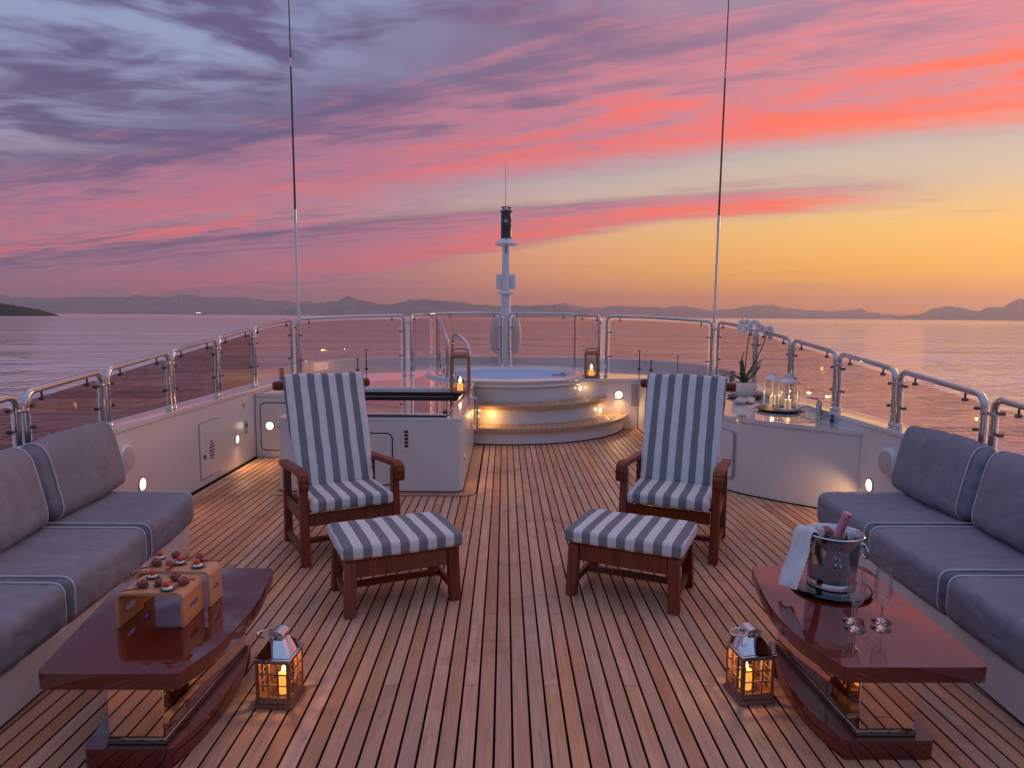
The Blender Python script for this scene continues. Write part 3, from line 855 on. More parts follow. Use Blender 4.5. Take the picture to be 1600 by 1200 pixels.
# front
ZF = 0.745
rail_panel('wide chrome rail panel ahead of the port chair beside the whip antenna', [(-2.80, 9.12, 1.588), (-2.2, 9.62, 1.625), (-1.49, 10.02, 1.648)], ZF, tie=True)
rail_panel('curved chrome rail panel round the port side of the hot tub', [(-1.39, 10.08, 1.650), (-1.27, 10.7, 1.665), (-1.08, 11.15, 1.682), (-.6, 11.6, 1.695), (-.055, 11.78, 1.70)], ZF, mid=(0.5,), clips=4)
rail_panel('curved chrome rail panel round the starboard side of the hot tub', [(.075, 11.78, 1.70), (.65, 11.6, 1.695), (1.17, 11.15, 1.682), (1.33, 10.7, 1.665), (1.43, 10.12, 1.66)], ZF, mid=(0.5,), clips=4)
rail_panel('wide chrome rail panel ahead of the starboard chair', [(1.53, 10.05, 1.66), (2.3, 9.75, 1.635), (2.90, 9.38, 1.592)], ZF, tie=False)


# hot tub hand rails
def handrail(label, pts, zb, pane=True):
    t = thing('tub_handrail', label, 'handrail', (0, 0, 0))
    obj('rail_tube', MB().tube(pts, RT, 12), M['chrome'], t)
    p0 = pts[0]; p1 = pts[-1]
    for p in (p0, p1): obj('post_foot', MB().lathe([(.036, 0), (.036, .01), (.028, .014), (.027, .04)], 14, (p[0], p[1], p[2])), M['chrome'], t)
    if pane:
        zt = [max(q[2] - .06, zb + .08) for q in pts]
        q0 = Vector(p0); q1 = Vector(p1); d = (q1 - q0); d.z = 0; d.normalize()
        zA = max(pts, key=lambda q: q[2])[2]
        a = q0 + d * .05; b = q1 - d * .05
        zb0, zb1 = pts[2][2] - .07, pts[-3][2] - .07
        n = Vector((d.y, -d.x, 0)) * .005
        vs = [a - n + Vector((0, 0, zb + .05 - a.z)), b - n + Vector((0, 0, zb + .05 - b.z)), a + n + Vector((0, 0, zb + .05 - a.z)), b + n + Vector((0, 0, zb + .05 - b.z)),
              a - n + Vector((0, 0, zb0 - a.z)), b - n + Vector((0, 0, zb1 - b.z)), a + n + Vector((0, 0, zb0 - a.z)), b + n + Vector((0, 0, zb1 - b.z))]
        obj('glass_pane', MB().hexa([tuple(v) for v in vs]), M['railglass'], t)
        for f_ in (.3, .7):
            c = a.lerp(b, f_); zz_ = zb0 + (zb1 - zb0) * f_
            obj('clip', MB().tube([(c.x, c.y, zz_ - .01), (c.x, c.y, zz_ + .06)], .009, 8), M['clip'], t)
    return t


handrail('tall curved chrome handrail with glass descending beside the hot tub', smooth_path([(-1.07, 10.80, .745), (-1.07, 10.80, 1.55), (-1.055, 10.74, 1.63), (-.98, 10.3, 1.56), (-.86, 9.72, 1.41), (-.82, 9.50, 1.35), (-.80, 9.44, 1.26), (-.80, 9.43, .745)], 7), .745)
handrail('short looped chrome handrail behind the copper lantern on the console', smooth_path([(-.705, 9.16, .745), (-.70, 9.15, 1.30), (-.685, 9.10, 1.385), (-.62, 8.95, 1.395), (-.50, 8.70, 1.31), (-.455, 8.60, 1.20), (-.45, 8.57, 1.08), (-.45, 8.57, .745)], 7), .745)

# ------------------------------------------------------------------ whip antennas
def whip(label, x, y, z0, lean):
    t = thing('whip_antenna', label, 'antenna', (x, y, z0), group='tall whip antennas')
    P_ = lambda z: (lean[0] * z, lean[1] * z, z)
    obj('mount', MB().lathe([(.045, 0), (.045, .02), (.028, .03), (.026, .5), (.022, .52)], 14), M['chrome'], t)
    obj('lower_section', MB().tube([P_(.3), P_(2.15)], [.019, .0165], 10), M['white'], t)
    obj('ferrule', MB().tube([P_(2.12), P_(2.30)], [.021, .019], 10), M['steel'], t)
    obj('middle_section', MB().tube([P_(2.28), P_(4.15)], [.0145, .011], 10), M['dark'], t)
    obj('ferrule', MB().tube([P_(4.13), P_(4.24)], .014, 10), M['steel'], t)
    obj('whip_tip', MB().tube([P_(4.2), P_(8.0)], [.0085, .004], 8), M['dark'], t)


whip('tall thin whip antenna on the port quarter of the rail', -2.80, 9.22, 0.75, (-.006, 0))
whip('tall thin whip antenna on the starboard quarter of the rail', 2.94, 9.46, 0.75, (.008, 0))

# ------------------------------------------------------------------ signal mast
ms = thing('signal_mast', 'white signal mast with black lantern head at the bow', 'mast', (0.02, 12.3, 0.745))
dzm = -0.745; sc_ = 12.3 / 12.0
zm = lambda z: 1.65 + (z - 1.65) * sc_ - 0.745
obj('column', MB().lathe([(.13, 0), (.13, .05), (.105, .4), (.090, zm(1.69)), (.085, zm(2.0)), (.066, zm(2.85)), (.066, zm(2.88))], 24), M['white'], ms)
obj('dish', MB().lathe([(.075, zm(2.86)), (.18, zm(2.885)), (.205, zm(2.905)), (.19, zm(2.93)), (.12, zm(2.97)), (.10, zm(3.0)), (.09, zm(3.02))], 28), M['white'], ms)
obj('collar', MB().lathe([(.085, zm(2.015)), (.165, zm(2.03)), (.17, zm(2.05)), (.12, zm(2.07)), (.08, zm(2.09))], 24), M['white'], ms)
obj('lamp_head', MB().lathe([(.105, zm(3.0)), (.098, zm(3.03)), (.098, zm(3.24)), (.105, zm(3.26)), (.098, zm(3.28)), (.098, zm(3.44)), (.112, zm(3.45)), (.108, zm(3.48)), (.06, zm(3.49))], 22), M['blackgloss'], ms)
hr = MB()
for a in (0, pi / 2, pi, 3 * pi / 2): hr.tube([(.085 * cos(a + .78), .085 * sin(a + .78), zm(3.48)), (.085 * cos(a + .78), .085 * sin(a + .78), zm(3.535))], .007, 6)
hr.tube([(.085 * cos(2 * pi * i / 16), .085 * sin(2 * pi * i / 16), zm(3.535)) for i in range(16)], .009, 6, closed=True)
obj('top_guard', hr, M['dark'], ms)
obj('cap', MB().lathe([(.06, zm(3.485)), (.055, zm(3.515)), (.02, zm(3.525))], 16), M['white'], ms)
obj('cable', MB().tube([(-.0, -.1, zm(3.3)), (0.005, -.108, zm(3.1)), (.003, -.115, zm(2.95)), (.0, -.07, zm(2.75))], .009, 6), M['dark'], ms)
obj('lamp_bracket', MB().ball((-.005, -.10, zm(3.29)), .035, 10, 6), M['grey'], ms)
for s in (-1, 1):
    obj('side_lamp', MB().box(s * .13 - .048, s * .13 + .048, -.05, .05, zm(2.12), zm(2.385)), M['white'], ms, .03, seg=3)
obj('whip', MB().tube([(-.015, 0, zm(3.5)), (-.02, 0, zm(4.33))], [.006, .003], 6), M['grey'], ms)
eg = [(.0, -.36)]
prof = [(.20, zm(.98)), (.262, zm(1.02)), (.285, zm(1.12)), (.292, zm(1.3)), (.285, zm(1.45)), (.25, zm(1.58)), (.18, zm(1.66)), (.08, zm(1.695)), (.0, zm(1.70))]
e_ = MB().lathe(prof, 28); e_.v = [(p[0], p[1] * .62 + .16, p[2]) for p in e_.v]
obj('horn_dome', e_, M['white'], ms)
for s in (-1, 1): obj('drain_pipe', MB().tube([(s * .13, .05, zm(.90)), (s * .13, .05, zm(1.0))], .012, 8), M['white'], ms)
for i, (x, y, h, lb) in enumerate(((-2.32, 11.3, .30, 'thin bow staff seen through the wide port rail panel'), (-2.42, 11.1, .16, 'short stub beside the thin bow staff on the port bow'),
                                   (2.34, 11.6, .30, 'thin bow staff seen through the wide starboard rail panel'), (2.50, 11.4, .14, 'short stub beside the thin bow staff on the starboard bow'), (2.62, 10.1, .30, 'pale lit staff stub above the starboard chair back'))):
    s_ = thing('bow_staff', lb, 'staff', (x, y, .745))
    obj('rod', MB().lathe([(.03, 0), (.03, .015), (.010, .02), (.008, h), (.014, h), (.014, h + .03), (.004, h + .035)], 10), M['dark' if i < 4 else 'chrome'], s_)

# ------------------------------------------------------------------ hot tub with teak steps
tub = thing('hot_tub', 'round white hot tub with curved teak steps at the bow', 'hot tub', (TC[0], TC[1], 0))
XC = -0.395 - TC[0]; YB = 9.855 - TC[1]         # clip: console side and bulkhead


def ringclip(ro, ri, n=40):
    """plan ring piece (local) in front of the bulkhead and starboard of the console"""
    a0 = atan2(YB, sqrt(ro * ro - YB * YB)); aE = -pi / 2 - math.asin(-XC / ro)
    out = [(ro * cos(a), ro * sin(a)) for a in [a0 + (aE - a0) * i / n for i in range(n + 1)]]
    b0 = atan2(YB, sqrt(ri * ri - YB * YB)); bE = -pi / 2 - math.asin(-XC / ri)
    inn = [(ri * cos(a), ri * sin(a)) for a in [bE + (b0 - bE) * i / n for i in range(n + 1)]]
    return out[::-1] + inn[::-1]


obj('shell_wall', MB().lathe([(1.19, 0.0), (1.19, .66), (1.13, .66), (1.13, 0.0)], 72), M['gel'], tub, smooth=50)
obj('rim', MB().lathe([(1.15, .655), (1.215, .665), (1.23, .69), (1.21, .715), (1.235, .735), (1.24, .765), (1.20, .79), (1.08, .792), (1.03, .778), (1.015, .72)], 72), M['gloss'], tub, smooth=60)
obj('basin', MB().lathe([(1.02, .74), (1.0, .62), (.95, .45), (.55, .40), (.5, .1), (0, .1)], 48), M['tubshell'], tub, smooth=60)
obj('water', MB().lathe([(.70, .38), (.90, .43), (0, .43)], 48), M['tubwater'], tub, smooth=60)
R1, R2 = 1.86, 1.56
obj('riser', MB().prism(ringclip(R1 - .06, R2 - .10), 0.0, 0.165), M['gel'], tub)
obj('riser', MB().prism(ringclip(R2 - .06, 1.195), 0.165, 0.415), M['gel'], tub)
obj('deck_seam', MB().prism(ringclip(R1 - .045, R1 - .065), 0.0005, 0.012), M['black'], tub)
for ro, ri, z0, z1 in ((R1, R2 - .061, .167, .222), (R2, 1.196, .417, .472)):
    nose = obj('tread', MB().prism(ringclip(ro, ro - .055), z0, z1), M['teak_step'], tub, 0.010, seg=2)
    base = obj('tread_bed', MB().prism(ringclip(ro - .0555, ri), z0 + .01, z1 - .006), M['chairwood'], tub)
    x = XC + .004
    rin = ro - .058
    while x < rin:
        xe = min(x + .066, rin - .004)
        if xe - x < .02: break
        f = lambda r, q: -sqrt(max(r * r - q * q, 0)) if abs(q) < r else 0
        xs = [x, (x + xe) / 2, xe]
        lo = [(q, f(rin, q)) for q in xs]; hi = [(q, min(YB, f(ri, q)) if abs(q) < ri else YB) for q in xs]
        lo = [(q, y_) for q, y_ in lo if y_ < YB - .005]
        if len(lo) == 3:
            obj('plank', MB().prism(lo + hi[::-1], z1 - .0055, z1 + .0005), M['teak_step'], nose)
        x += .073
for x, y, z in ((1.10, -.50, .60), (1.36, -.60, .30)):
    n_v = Vector((x, y, 0)).normalized()
    lm = obj('step_lamp', MB().ball((n_v.x * (1.195 if z > .5 else R2 - .058), n_v.y * (1.195 if z > .5 else R2 - .058), z), .022, 10, 6, (.8, .8, 1.5)), M['lamp'], tub)
    light('step_light', 'POINT', (n_v.x * (1.30 if z > .5 else R2 + .05), n_v.y * (1.30 if z > .5 else R2 + .05), z), 0.25 if z > .5 else 0.5, WARM, lm, .02)
# jets of the tub controls on the rim
ct = thing('tub_headrest', 'small dark and red pad on the hot tub rim by the copper lantern', 'pad', (.80, 9.72, .793))
obj('pad', MB().box(-.11, .11, -.04, .04, 0, .025), M['grey'], ct, .01, seg=2)
obj('button', MB().box(.02, .08, -.02, .03, .0255, .034), M['redbutton'], ct, .004)

# ------------------------------------------------------------------ console (port of centre)
CXL, CXR, CY0, CY1, CZ = -2.10, -0.385, 6.165, 8.445, 0.70
co = thing('deck_console', 'white console with dark glass top behind the port chair', 'console', (0, 0, 0))
rr_ = 0.07
cpoly = [(CXL, CY1)] + arc(CXL + rr_, CY0 + rr_, rr_, pi, 1.5 * pi, 6) + arc(CXR - rr_, CY0 + rr_, rr_, -.5 * pi, 0, 6) + [(CXR, CY1)]
cpoly = cpoly
obj('body', MB().prism(cpoly, 0.012, CZ - .03), M['gel'], co)
obj('toe_seam', MB().prism([(CXL - .006, CY1 - .01)] + arc(CXL + rr_, CY0 + rr_, rr_ + .008, pi, 1.5 * pi, 6) + arc(CXR - rr_, CY0 + rr_, rr_ + .008, -.5 * pi, 0, 6) + [(CXR + .006, CY1 - .01)], 0.0045, 0.012), M['black'], co)
op = [(CXL + .14, CY0 + .17), (CXR - .13, CY0 + .17), (CXR - .13, CY1 - .42), (CXL + .14, CY1 - .42)]
obj('top_frame', MB().prism(cpoly, CZ - .0295, CZ, [op]), M['gloss'], co, .008)
obj('skylight_glass', MB().box(CXL + .142, CXR - .132, CY0 + .172, CY1 - .422, CZ - .029, CZ - .012), M['darkglass'], co)
obj('front_ledge', MB().box(CXL + .10, CXR - .16, CY0 + .10, CY0 + .15, CZ + .0005, CZ + .028), M['steel'], co, .004)
obj('ledge_gasket', MB().box(CXL + .10, CXR - .15, CY0 + .088, CY0 + .099, CZ + .0005, CZ + .012), M['black'], co)
obj('frame_bar', MB().box(CXL + .10, CXR - .09, CY1 - .50, CY1 - .42, CZ + .0005, CZ + .038), M['black'], co, .004)
obj('hinge_arm', MB().bar((CXR - .10, CY1 - .43, CZ + .02), (CXR - .16, CY0 + .13, CZ + .012), .018, .018), M['steel'], co)
obj('hinge_knob', MB().lathe([(.022, 0), (.022, .03), (.012, .04)], 12, (CXR - .17, CY0 + .13, CZ + .02)), M['dark'], co)
t = hatch('console_hatch', 'rounded black-edged hatch on the console front behind the port chair arm', (-1.40, CY0 - .0005, .315), (1, 0, 0), (0, -1, 0), .74, .50, .06)
sw = thing('switch_panel', 'small switch plate with five dark red buttons on the console', 'switch panel', (-.905, CY0 - .0005, .50))
obj('plate', on_plane(MB().prism(rrect(.095, .21, .01), .0004, .005), (0, 0, 0), (1, 0, 0), (0, 0, 1), (0, -1, 0)), M['gel'], sw, .0015)
for i in range(5): obj('button', on_plane(MB().prism(rrect(.034, .023, .004, 2), .005, .010), (0, 0, .076 - i * .034), (1, 0, 0), (0, 0, 1), (0, -1, 0)), M['redbutton' if i < 4 else 'dark'], sw)
wall_lamp('lit lamp low on the console side facing the walkway', (CXR + .001, 6.42, .30), (1, 0, 0), .035, 1.2, (1, 0, -.8))
wall_lamp('lit lamp on the console side beside the hot tub steps', (CXR + .001, 7.90, .36), (1, 0, 0), .035, 0.8, (1, .25, -.3))
gh = thing('grab_handle', 'vertical chrome grab handle on the console side by the steps', 'handle', (CXR, 8.16, 0))
obj('handle_tube', MB().tube(smooth_path([(0.0, 0, .64), (.045, 0, .64), (.055, 0, .62), (.055, 0, .28), (.045, 0, .26), (0, 0, .26)], 5), .014, 10), M['chrome'], gh)
# step-side glow source under the upper tread
ul = obj('step_lamp', MB().box(XC + .02, XC + .36, -R2 + .10, -R2 + .12, .395, .408), M['lamp'], tub)
light('step_light', 'POINT', (XC + .22, -R2 - .05, .345), 1.3, (1, .5, .14), ul, .02)
light('step_light', 'POINT', (XC + .12, -R1 + .16, .40), 0.8, (1, .5, .14), ul, .02)
# margin board round the console foot
mg = [(CXL - .02, CY0 - .12)] + arc(CXR - .0, CY0 - .0, .125, -.5 * pi, 0, 8) + [(CXR + .125, 8.42), (CXR + .012, 8.42)] + arc(CXR - rr_, CY0 + rr_, rr_ + .010, 0, -.5 * pi, 6) + [(CXL - .02, CY0 - .010)]
obj('margin_board', MB().prism(mg, .0006, .0035), M['teak'], deck)
mg2 = [(CXL - .02, CY0 - .128)] + arc(CXR - .0, CY0 - .0, .133, -.5 * pi, 0, 8) + [(CXR + .133, 8.42), (CXR + .1255, 8.42)] + arc(CXR, CY0, .1255, 0, -.5 * pi, 8) + [(CXL - .02, CY0 - .1205)]
obj('margin_seam', MB().prism(mg2, .0006, .0030), M['caulk'], deck)

# ------------------------------------------------------------------ bar counter (starboard)
cpts = smooth_path([(XR - .002, 5.48, 0), (2.72, 5.69, 0), (2.41, 5.965, 0), (2.165, 6.26, 0), (2.01, 6.70, 0), (1.96, 7.3, 0), (1.96, 8.2, 0), (1.99, 9.855, 0)], 6)
cin = [(p.x, p.y) for p in cpts]
bar = thing('bar_counter', 'curved white bar counter along the starboard bulwark', 'counter', (0, 0, 0))
bpoly = cin + [(XR - .002, 9.855)]
obj('cabinet', MB().prism(bpoly[::-1], .012, .684), M['gel'], bar, smooth=30)
tp = [(p.x - .0 - .012, p.y - .008) for p in cpts]; tp[0] = (XR - .002, 5.455)
SK = (2.69, 6.06); skh = [(SK[0] + .18 * cos(-a) , SK[1] + .15 * sin(-a)) for a in [2 * pi * i / 28 for i in range(28)]]
obj('counter_top', MB().prism((tp + [(XR - .002, 9.853)])[::-1], .6845, .72, [skh]), M['gloss'], bar, .007)
bo = MB().lathe([(.255, .722), (.25, .724), (.235, .720), (.225, .69), (.20, .60), (.10, .565), (.0, .565)], 28)
bo.v = [(SK[0] + p[0] * .74, SK[1] + p[1] * .617, p[2]) for p in bo.v]
obj('sink_bowl', bo, M['steel'], bar, smooth=60)
obj('toe_seam', MB().prism([(p.x + (-.008), p.y - .006) for p in cpts] + [(p.x + .02, p.y + .01) for p in cpts][::-1], .0008, .0118), M['black'], bar)
# hatch on the counter face
hx, hy = 1.965, 7.0
p1, p2 = Vector((2.20, 6.215, 0)), Vector((1.995, 6.72, 0)); dd = (p2 - p1).normalized(); nn_ = Vector((-dd.y, dd.x, 0))
hatch('bar_hatch', 'rounded grey-edged hatch on the bar front behind the starboard chair arm', tuple((p1 + p2) / 2 + nn_ * .03 + Vector((0, 0, .355))), tuple(-dd), tuple(nn_), .52, .46, .05, 'grey')
fa = thing('tap', 'chrome mixer tap on the bar sink', 'tap', (2.915, 6.13, .72))
obj('body', MB().lathe([(.034, 0), (.034, .012), (.026, .02), (.026, .12), (.030, .13), (.030, .155), (.012, .165)], 18), M['chrome'], fa)
obj('spout', MB().tube(smooth_path([(-.02, 0, .075), (-.10, 0.01, .115), (-.17, .02, .105), (-.185, .02, .085)], 5), .014, 10), M['chrome'], fa)
obj('lever', MB().tube([(0, 0, .165), (-.03, -.01, .19), (-.13, -.02, .205)], [.011, .009, .007], 8), M['chrome'], fa)
st = thing('soap_dispenser', 'tiny dark blue stopper beside the tap on the bar', 'stopper', (2.94, 5.93, .72))
obj('stopper', MB().lathe([(.018, 0), (.018, .03), (.010, .035), (.010, .05), (.015, .055), (.008, .075)], 12), pmat('blue_plastic', (.02, .035, .12), .3), st)


# ------------------------------------------------------------------ sofas
def axis_pts(h, r, k=4, m=6):
    a = [-h + r * i / k for i in range(k + 1)]
    mid = [-h + r + (2 * h - 2 * r) * i / m for i in range(1, m)]
    return a + mid + [-q for q in a[::-1]]


def cushion(C, r, puff=(0, 0, 0), wr=0.004, seed=0.0, k=4, m=7, dent=0.0, pucker=0.0, crease=0.0):
    """rounded cushion filling the 8 corners C (box order)"""
    C = [Vector(c) for c in C]
    hx = ((C[1] - C[0]).length + (C[3] - C[2]).length) / 4; hy = ((C[2] - C[0]).length + (C[3] - C[1]).length) / 4; hz = ((C[4] - C[0]).length + (C[7] - C[3]).length) / 4
    H = (hx, hy, hz); r = min(r, .98 * min(H))
    A = [axis_pts(h, r, k, m) for h in H]; idx = {}; vs = []; fs = []
    def vert(p):
        key = tuple(round(q, 5) for q in p)
        if key in idx: return idx[key]
        inn = Vector([max(-(H[i] - r), min(H[i] - r, p[i])) for i in range(3)]); d = Vector(p) - inn
        n = d.normalized() if d.length > 1e-6 else Vector((0, 0, 0))
        q = inn + n * r
        g = [1 - (q[i] / H[i]) ** 2 for i in range(3)]
        q += Vector((math.copysign(puff[0], q.x) * max(0, g[1] * g[2]), math.copysign(puff[1], q.y) * max(0, g[0] * g[2]), math.copysign(puff[2], q.z) * max(0, g[0] * g[1]))) * 1.0
        s = [(q[i] / H[i] + 1) / 2 for i in range(3)]
        w = Vector((0, 0, 0))
        for iz in (0, 1):
            for iy in (0, 1):
                for ix in (0, 1):
                    w += C[iz * 4 + iy * 2 + ix] * ((s[0] if ix else 1 - s[0]) * (s[1] if iy else 1 - s[1]) * (s[2] if iz else 1 - s[2]))
        if wr:
            f = noise.fractal(Vector((w.x * 5 + seed, w.y * 5, w.z * 5)), .6, 2, 4) + .5 * noise.fractal(Vector((w.x * 3 + seed, w.y * 14, w.z * 8)), .6, 2, 3)
            w += (w - sum(C, Vector()) / 8).normalized() * f * wr
        e_ = [abs(q[i]) / H[i] for i in range(3)]; big = max(range(3), key=lambda i: e_[i]); o2 = [i for i in range(3) if i != big]
        nrm_ = Vector((0, 0, 0)); nrm_[big] = math.copysign(1, q[big])
        CN = sum(C, Vector()) / 8
        outw = (w - CN); outw = Vector([outw[i] if i == big else 0 for i in range(3)]).normalized() if outw.length > 0 else nrm_
        if dent and big == 2 and q.z > 0:
            g2 = exp(-((q.x / H[0] - .15) ** 2 * 2.2 + (q.y / H[1] - .1 * sin(seed)) ** 2 * 2.6)); w.z -= dent * g2
        if pucker:
            for i in o2:
                dd_ = H[i] - abs(q[i]); j = [k_ for k_ in o2 if k_ != i][0]
                w += outw * pucker * exp(-dd_ / .055) * (sin(q[j] * 62 + seed * 3 + 2.5 * noise.noise(Vector((q[j] * 9, seed, i))))) * (0.4 + .9 * abs(noise.noise(Vector((q[j] * 5 + seed, 3.3, i)))))
        if crease:
            f1 = noise.noise(Vector((q.x * 4 + seed * 2, q.y * 7, q.z * 4 + seed))) + .6 * noise.noise(Vector((q.x * 11 + seed, q.y * 13, q.z * 9)))
            w += outw * crease * (-math.exp(-(f1 / .10) ** 2) + .25 * f1)
        idx[key] = len(vs); vs.append(tuple(w)); return idx[key]
    for ax in range(3):
        b, c = (ax + 1) % 3, (ax + 2) % 3
        for sgn in (-1, 1):
            for i in range(len(A[b]) - 1):
                for j in range(len(A[c]) - 1):
                    q = []
                    for ii, jj in ((i, j), (i + 1, j), (i + 1, j + 1), (i, j + 1)):
                        p = [0, 0, 0]; p[ax] = sgn * H[ax]; p[b] = A[b][ii]; p[c] = A[c][jj]; q.append(vert(p))
                    fs.append(tuple(q if sgn > 0 else q[::-1]))
    return MB().add(vs, fs)


def loop_tube(C4, r, rad):
    """rounded closed piping loop through a quad"""
    C4 = [Vector(c) for c in C4]; pts = []
    for i in range(4):
        p = C4[i]; a = (C4[i - 1] - p); b = (C4[(i + 1) % 4] - p)
        ra = min(rad, a.length * .45); rb = min(rad, b.length * .45)
        pa = p + a.normalized() * ra; pb = p + b.normalized() * rb
        for q in range(6):
            t = q / 5; pts.append(pa * (1 - t) ** 2 + p * 2 * t * (1 - t) + pb * t * t)
    return MB().tube(pts, r, 6, closed=True)


def lerp_tab(tab, y):
    for (a, va), (b, vb) in zip(tab, tab[1:]):
        if a <= y <= b: return va + (vb - va) * (y - a) / (b - a)
    return tab[0][1] if y < tab[0][0] else tab[-1][1]


def sofa(s, front, back, wall, ycuts, names, bcuts, bnames, baselabel, yend):
    base = thing('sofa_base', baselabel, 'sofa base', (0, 0, 0))
    F = lambda y: lerp_tab(front, y); B = lambda y: lerp_tab(back, y)
    ins = 0.03
    po = [(F(y) + s * ins, y) for y in (0.4, 1.5, 2.3, 3.0, 3.7, yend)] + [(wall - s * .0, yend), (wall - s * .0, 0.4)]
    if s > 0: po = po[::-1]
    obj('plinth', MB().prism(po, .012, .215), M['gel'], base, .006)
    po2 = [(F(y) + s * (ins + .012), y) for y in (0.4, 1.5, 2.3, 3.0, 3.7, yend - .012)] + [(wall - s * .0, yend - .012), (wall, 0.4)]
    obj('toe_seam', MB().prism(po2 if s < 0 else po2[::-1], .0005, .0118), M['black'], base)
    for i, (lab, (ya, yb)) in enumerate(zip(names, ycuts)):
        t = thing('seat_cushion', lab, 'cushion', (0, 0, .217), group='grey sofa seat cushions')
        z0, z1 = 0.0, .222
        # box order: x0/x1, y0/y1
        def q(z, e=0.0):
            fa_, fb_ = F(ya), F(yb); w_ = wall - s * .06
            pts = [(fa_, ya), (w_, ya), (fb_, yb), (w_, yb)]
            if s < 0: pts = [pts[1], pts[0], pts[3], pts[2]]
            return [(p[0], p[1], z) for p in pts]
        C = q(z0) + q(z1)
        obj('cover', cushion(C, .055, (.012, .006, .014), .006, seed=i * 3.3 + s, m=38, dent=.026, pucker=.0035, crease=.0046), M['sofa'], t, smooth=60)
        for yy, sg in ((ya + .030, -1), (yb - .030, 1)):
            f_ = F(yy) + s * .002; w_ = wall - s * .06
            obj('piping', loop_tube([(f_, yy, z0 + .008), (f_, yy, z1 + .001), (w_, yy, z1 + .001), (w_, yy, z0 + .008)], .0050, .062), M['piping'], t)
    for i, (lab, (ya, yb)) in enumerate(zip(bnames, bcuts)):
        t = thing('back_cushion', lab, 'cushion', (0, 0, .44), group='grey sofa back cushions')
        def row(y):
            b0 = B(y); th = .20; lean = .10
            return (b0, b0 + s * th, b0 + s * lean, b0 + s * (th + lean * .6))      # bottom front/back, top front/back
        ra, rb = row(ya), row(yb); H_ = .455
        lim = wall - s * .015
        cl = (lambda x: min(x, lim)) if s > 0 else (lambda x: max(x, lim))
        pts = {}
        lo = [(cl(ra[0]), ya, 0), (cl(ra[1]), ya, 0), (cl(rb[0]), yb, 0), (cl(rb[1]), yb, 0)]
        hi = [(cl(ra[2]), ya, H_), (cl(ra[3]), ya, H_), (cl(rb[2]), yb, H_), (cl(rb[3]), yb, H_)]
        if s < 0: lo = [lo[1], lo[0], lo[3], lo[2]]; hi = [hi[1], hi[0], hi[3], hi[2]]
        obj('cover', cushion(lo + hi, .10, (.035, .012, .02), .008, seed=i * 5.1 + 20 + s, m=36, pucker=.0035, crease=.0046), M['sofa'], t, smooth=60)
        for yy, r4 in ((ya + .062, ra), (yb - .062, rb)):
            obj('piping', loop_tube([(cl(r4[0]) - s * .004, yy, .006), (cl(r4[2]) - s * .004, yy, H_ + .000), (cl(r4[3]), yy, H_ + .000), (cl(r4[1]), yy, .006)], .0050, .125), M['piping'], t)


sofa(-1, [(0.4, -1.93), (2.2, -1.94), (3.0, -1.975), (3.75, -2.03), (4.52, -2.12)], [(0.4, -2.42), (3.1, -2.47), (3.6, -2.53), (4.62, -2.64)], XL,
     [(3.775, 4.535), (2.985, 3.76), (2.19, 2.97), (1.4, 2.175)],
     ['far end seat cushion of the port sofa beside the deck planks', 'second seat cushion of the port sofa behind the canape risers', 'near seat cushion of the port sofa at the picture edge', 'hindmost seat cushion of the port sofa beyond the picture edge'],
     [(3.80, 4.72), (2.86, 3.785), (1.9, 2.84)], ['far end back cushion of the port sofa next to the round speaker', 'nearer back cushion of the port sofa at the picture edge', 'hindmost back cushion of the port sofa beyond the picture edge'],
     'white plinth under the port sofa cushions', 4.50)
sofa(1, [(0.4, 2.05), (2.2, 2.07), (3.0, 2.11), (3.75, 2.14), (4.52, 2.20)], [(0.4, 2.62), (3.1, 2.66), (3.6, 2.69), (4.62, 2.755)], XR,
     [(3.845, 4.60), (3.10, 3.83), (2.30, 3.085), (1.5, 2.285)],
     ['far end seat cushion of the starboard sofa in front of the lit lamp', 'second seat cushion of the starboard sofa behind the ice bucket', 'near seat cushion of the starboard sofa at the picture edge', 'hindmost seat cushion of the starboard sofa beyond the picture edge'],
     [(3.86, 4.74), (2.95, 3.84), (2.0, 2.93)], ['far end back cushion of the starboard sofa next to the round speaker', 'nearer back cushion of the starboard sofa at the picture edge', 'hindmost back cushion of the starboard sofa beyond the picture edge'],
     'white plinth under the starboard sofa cushions', 4.57)


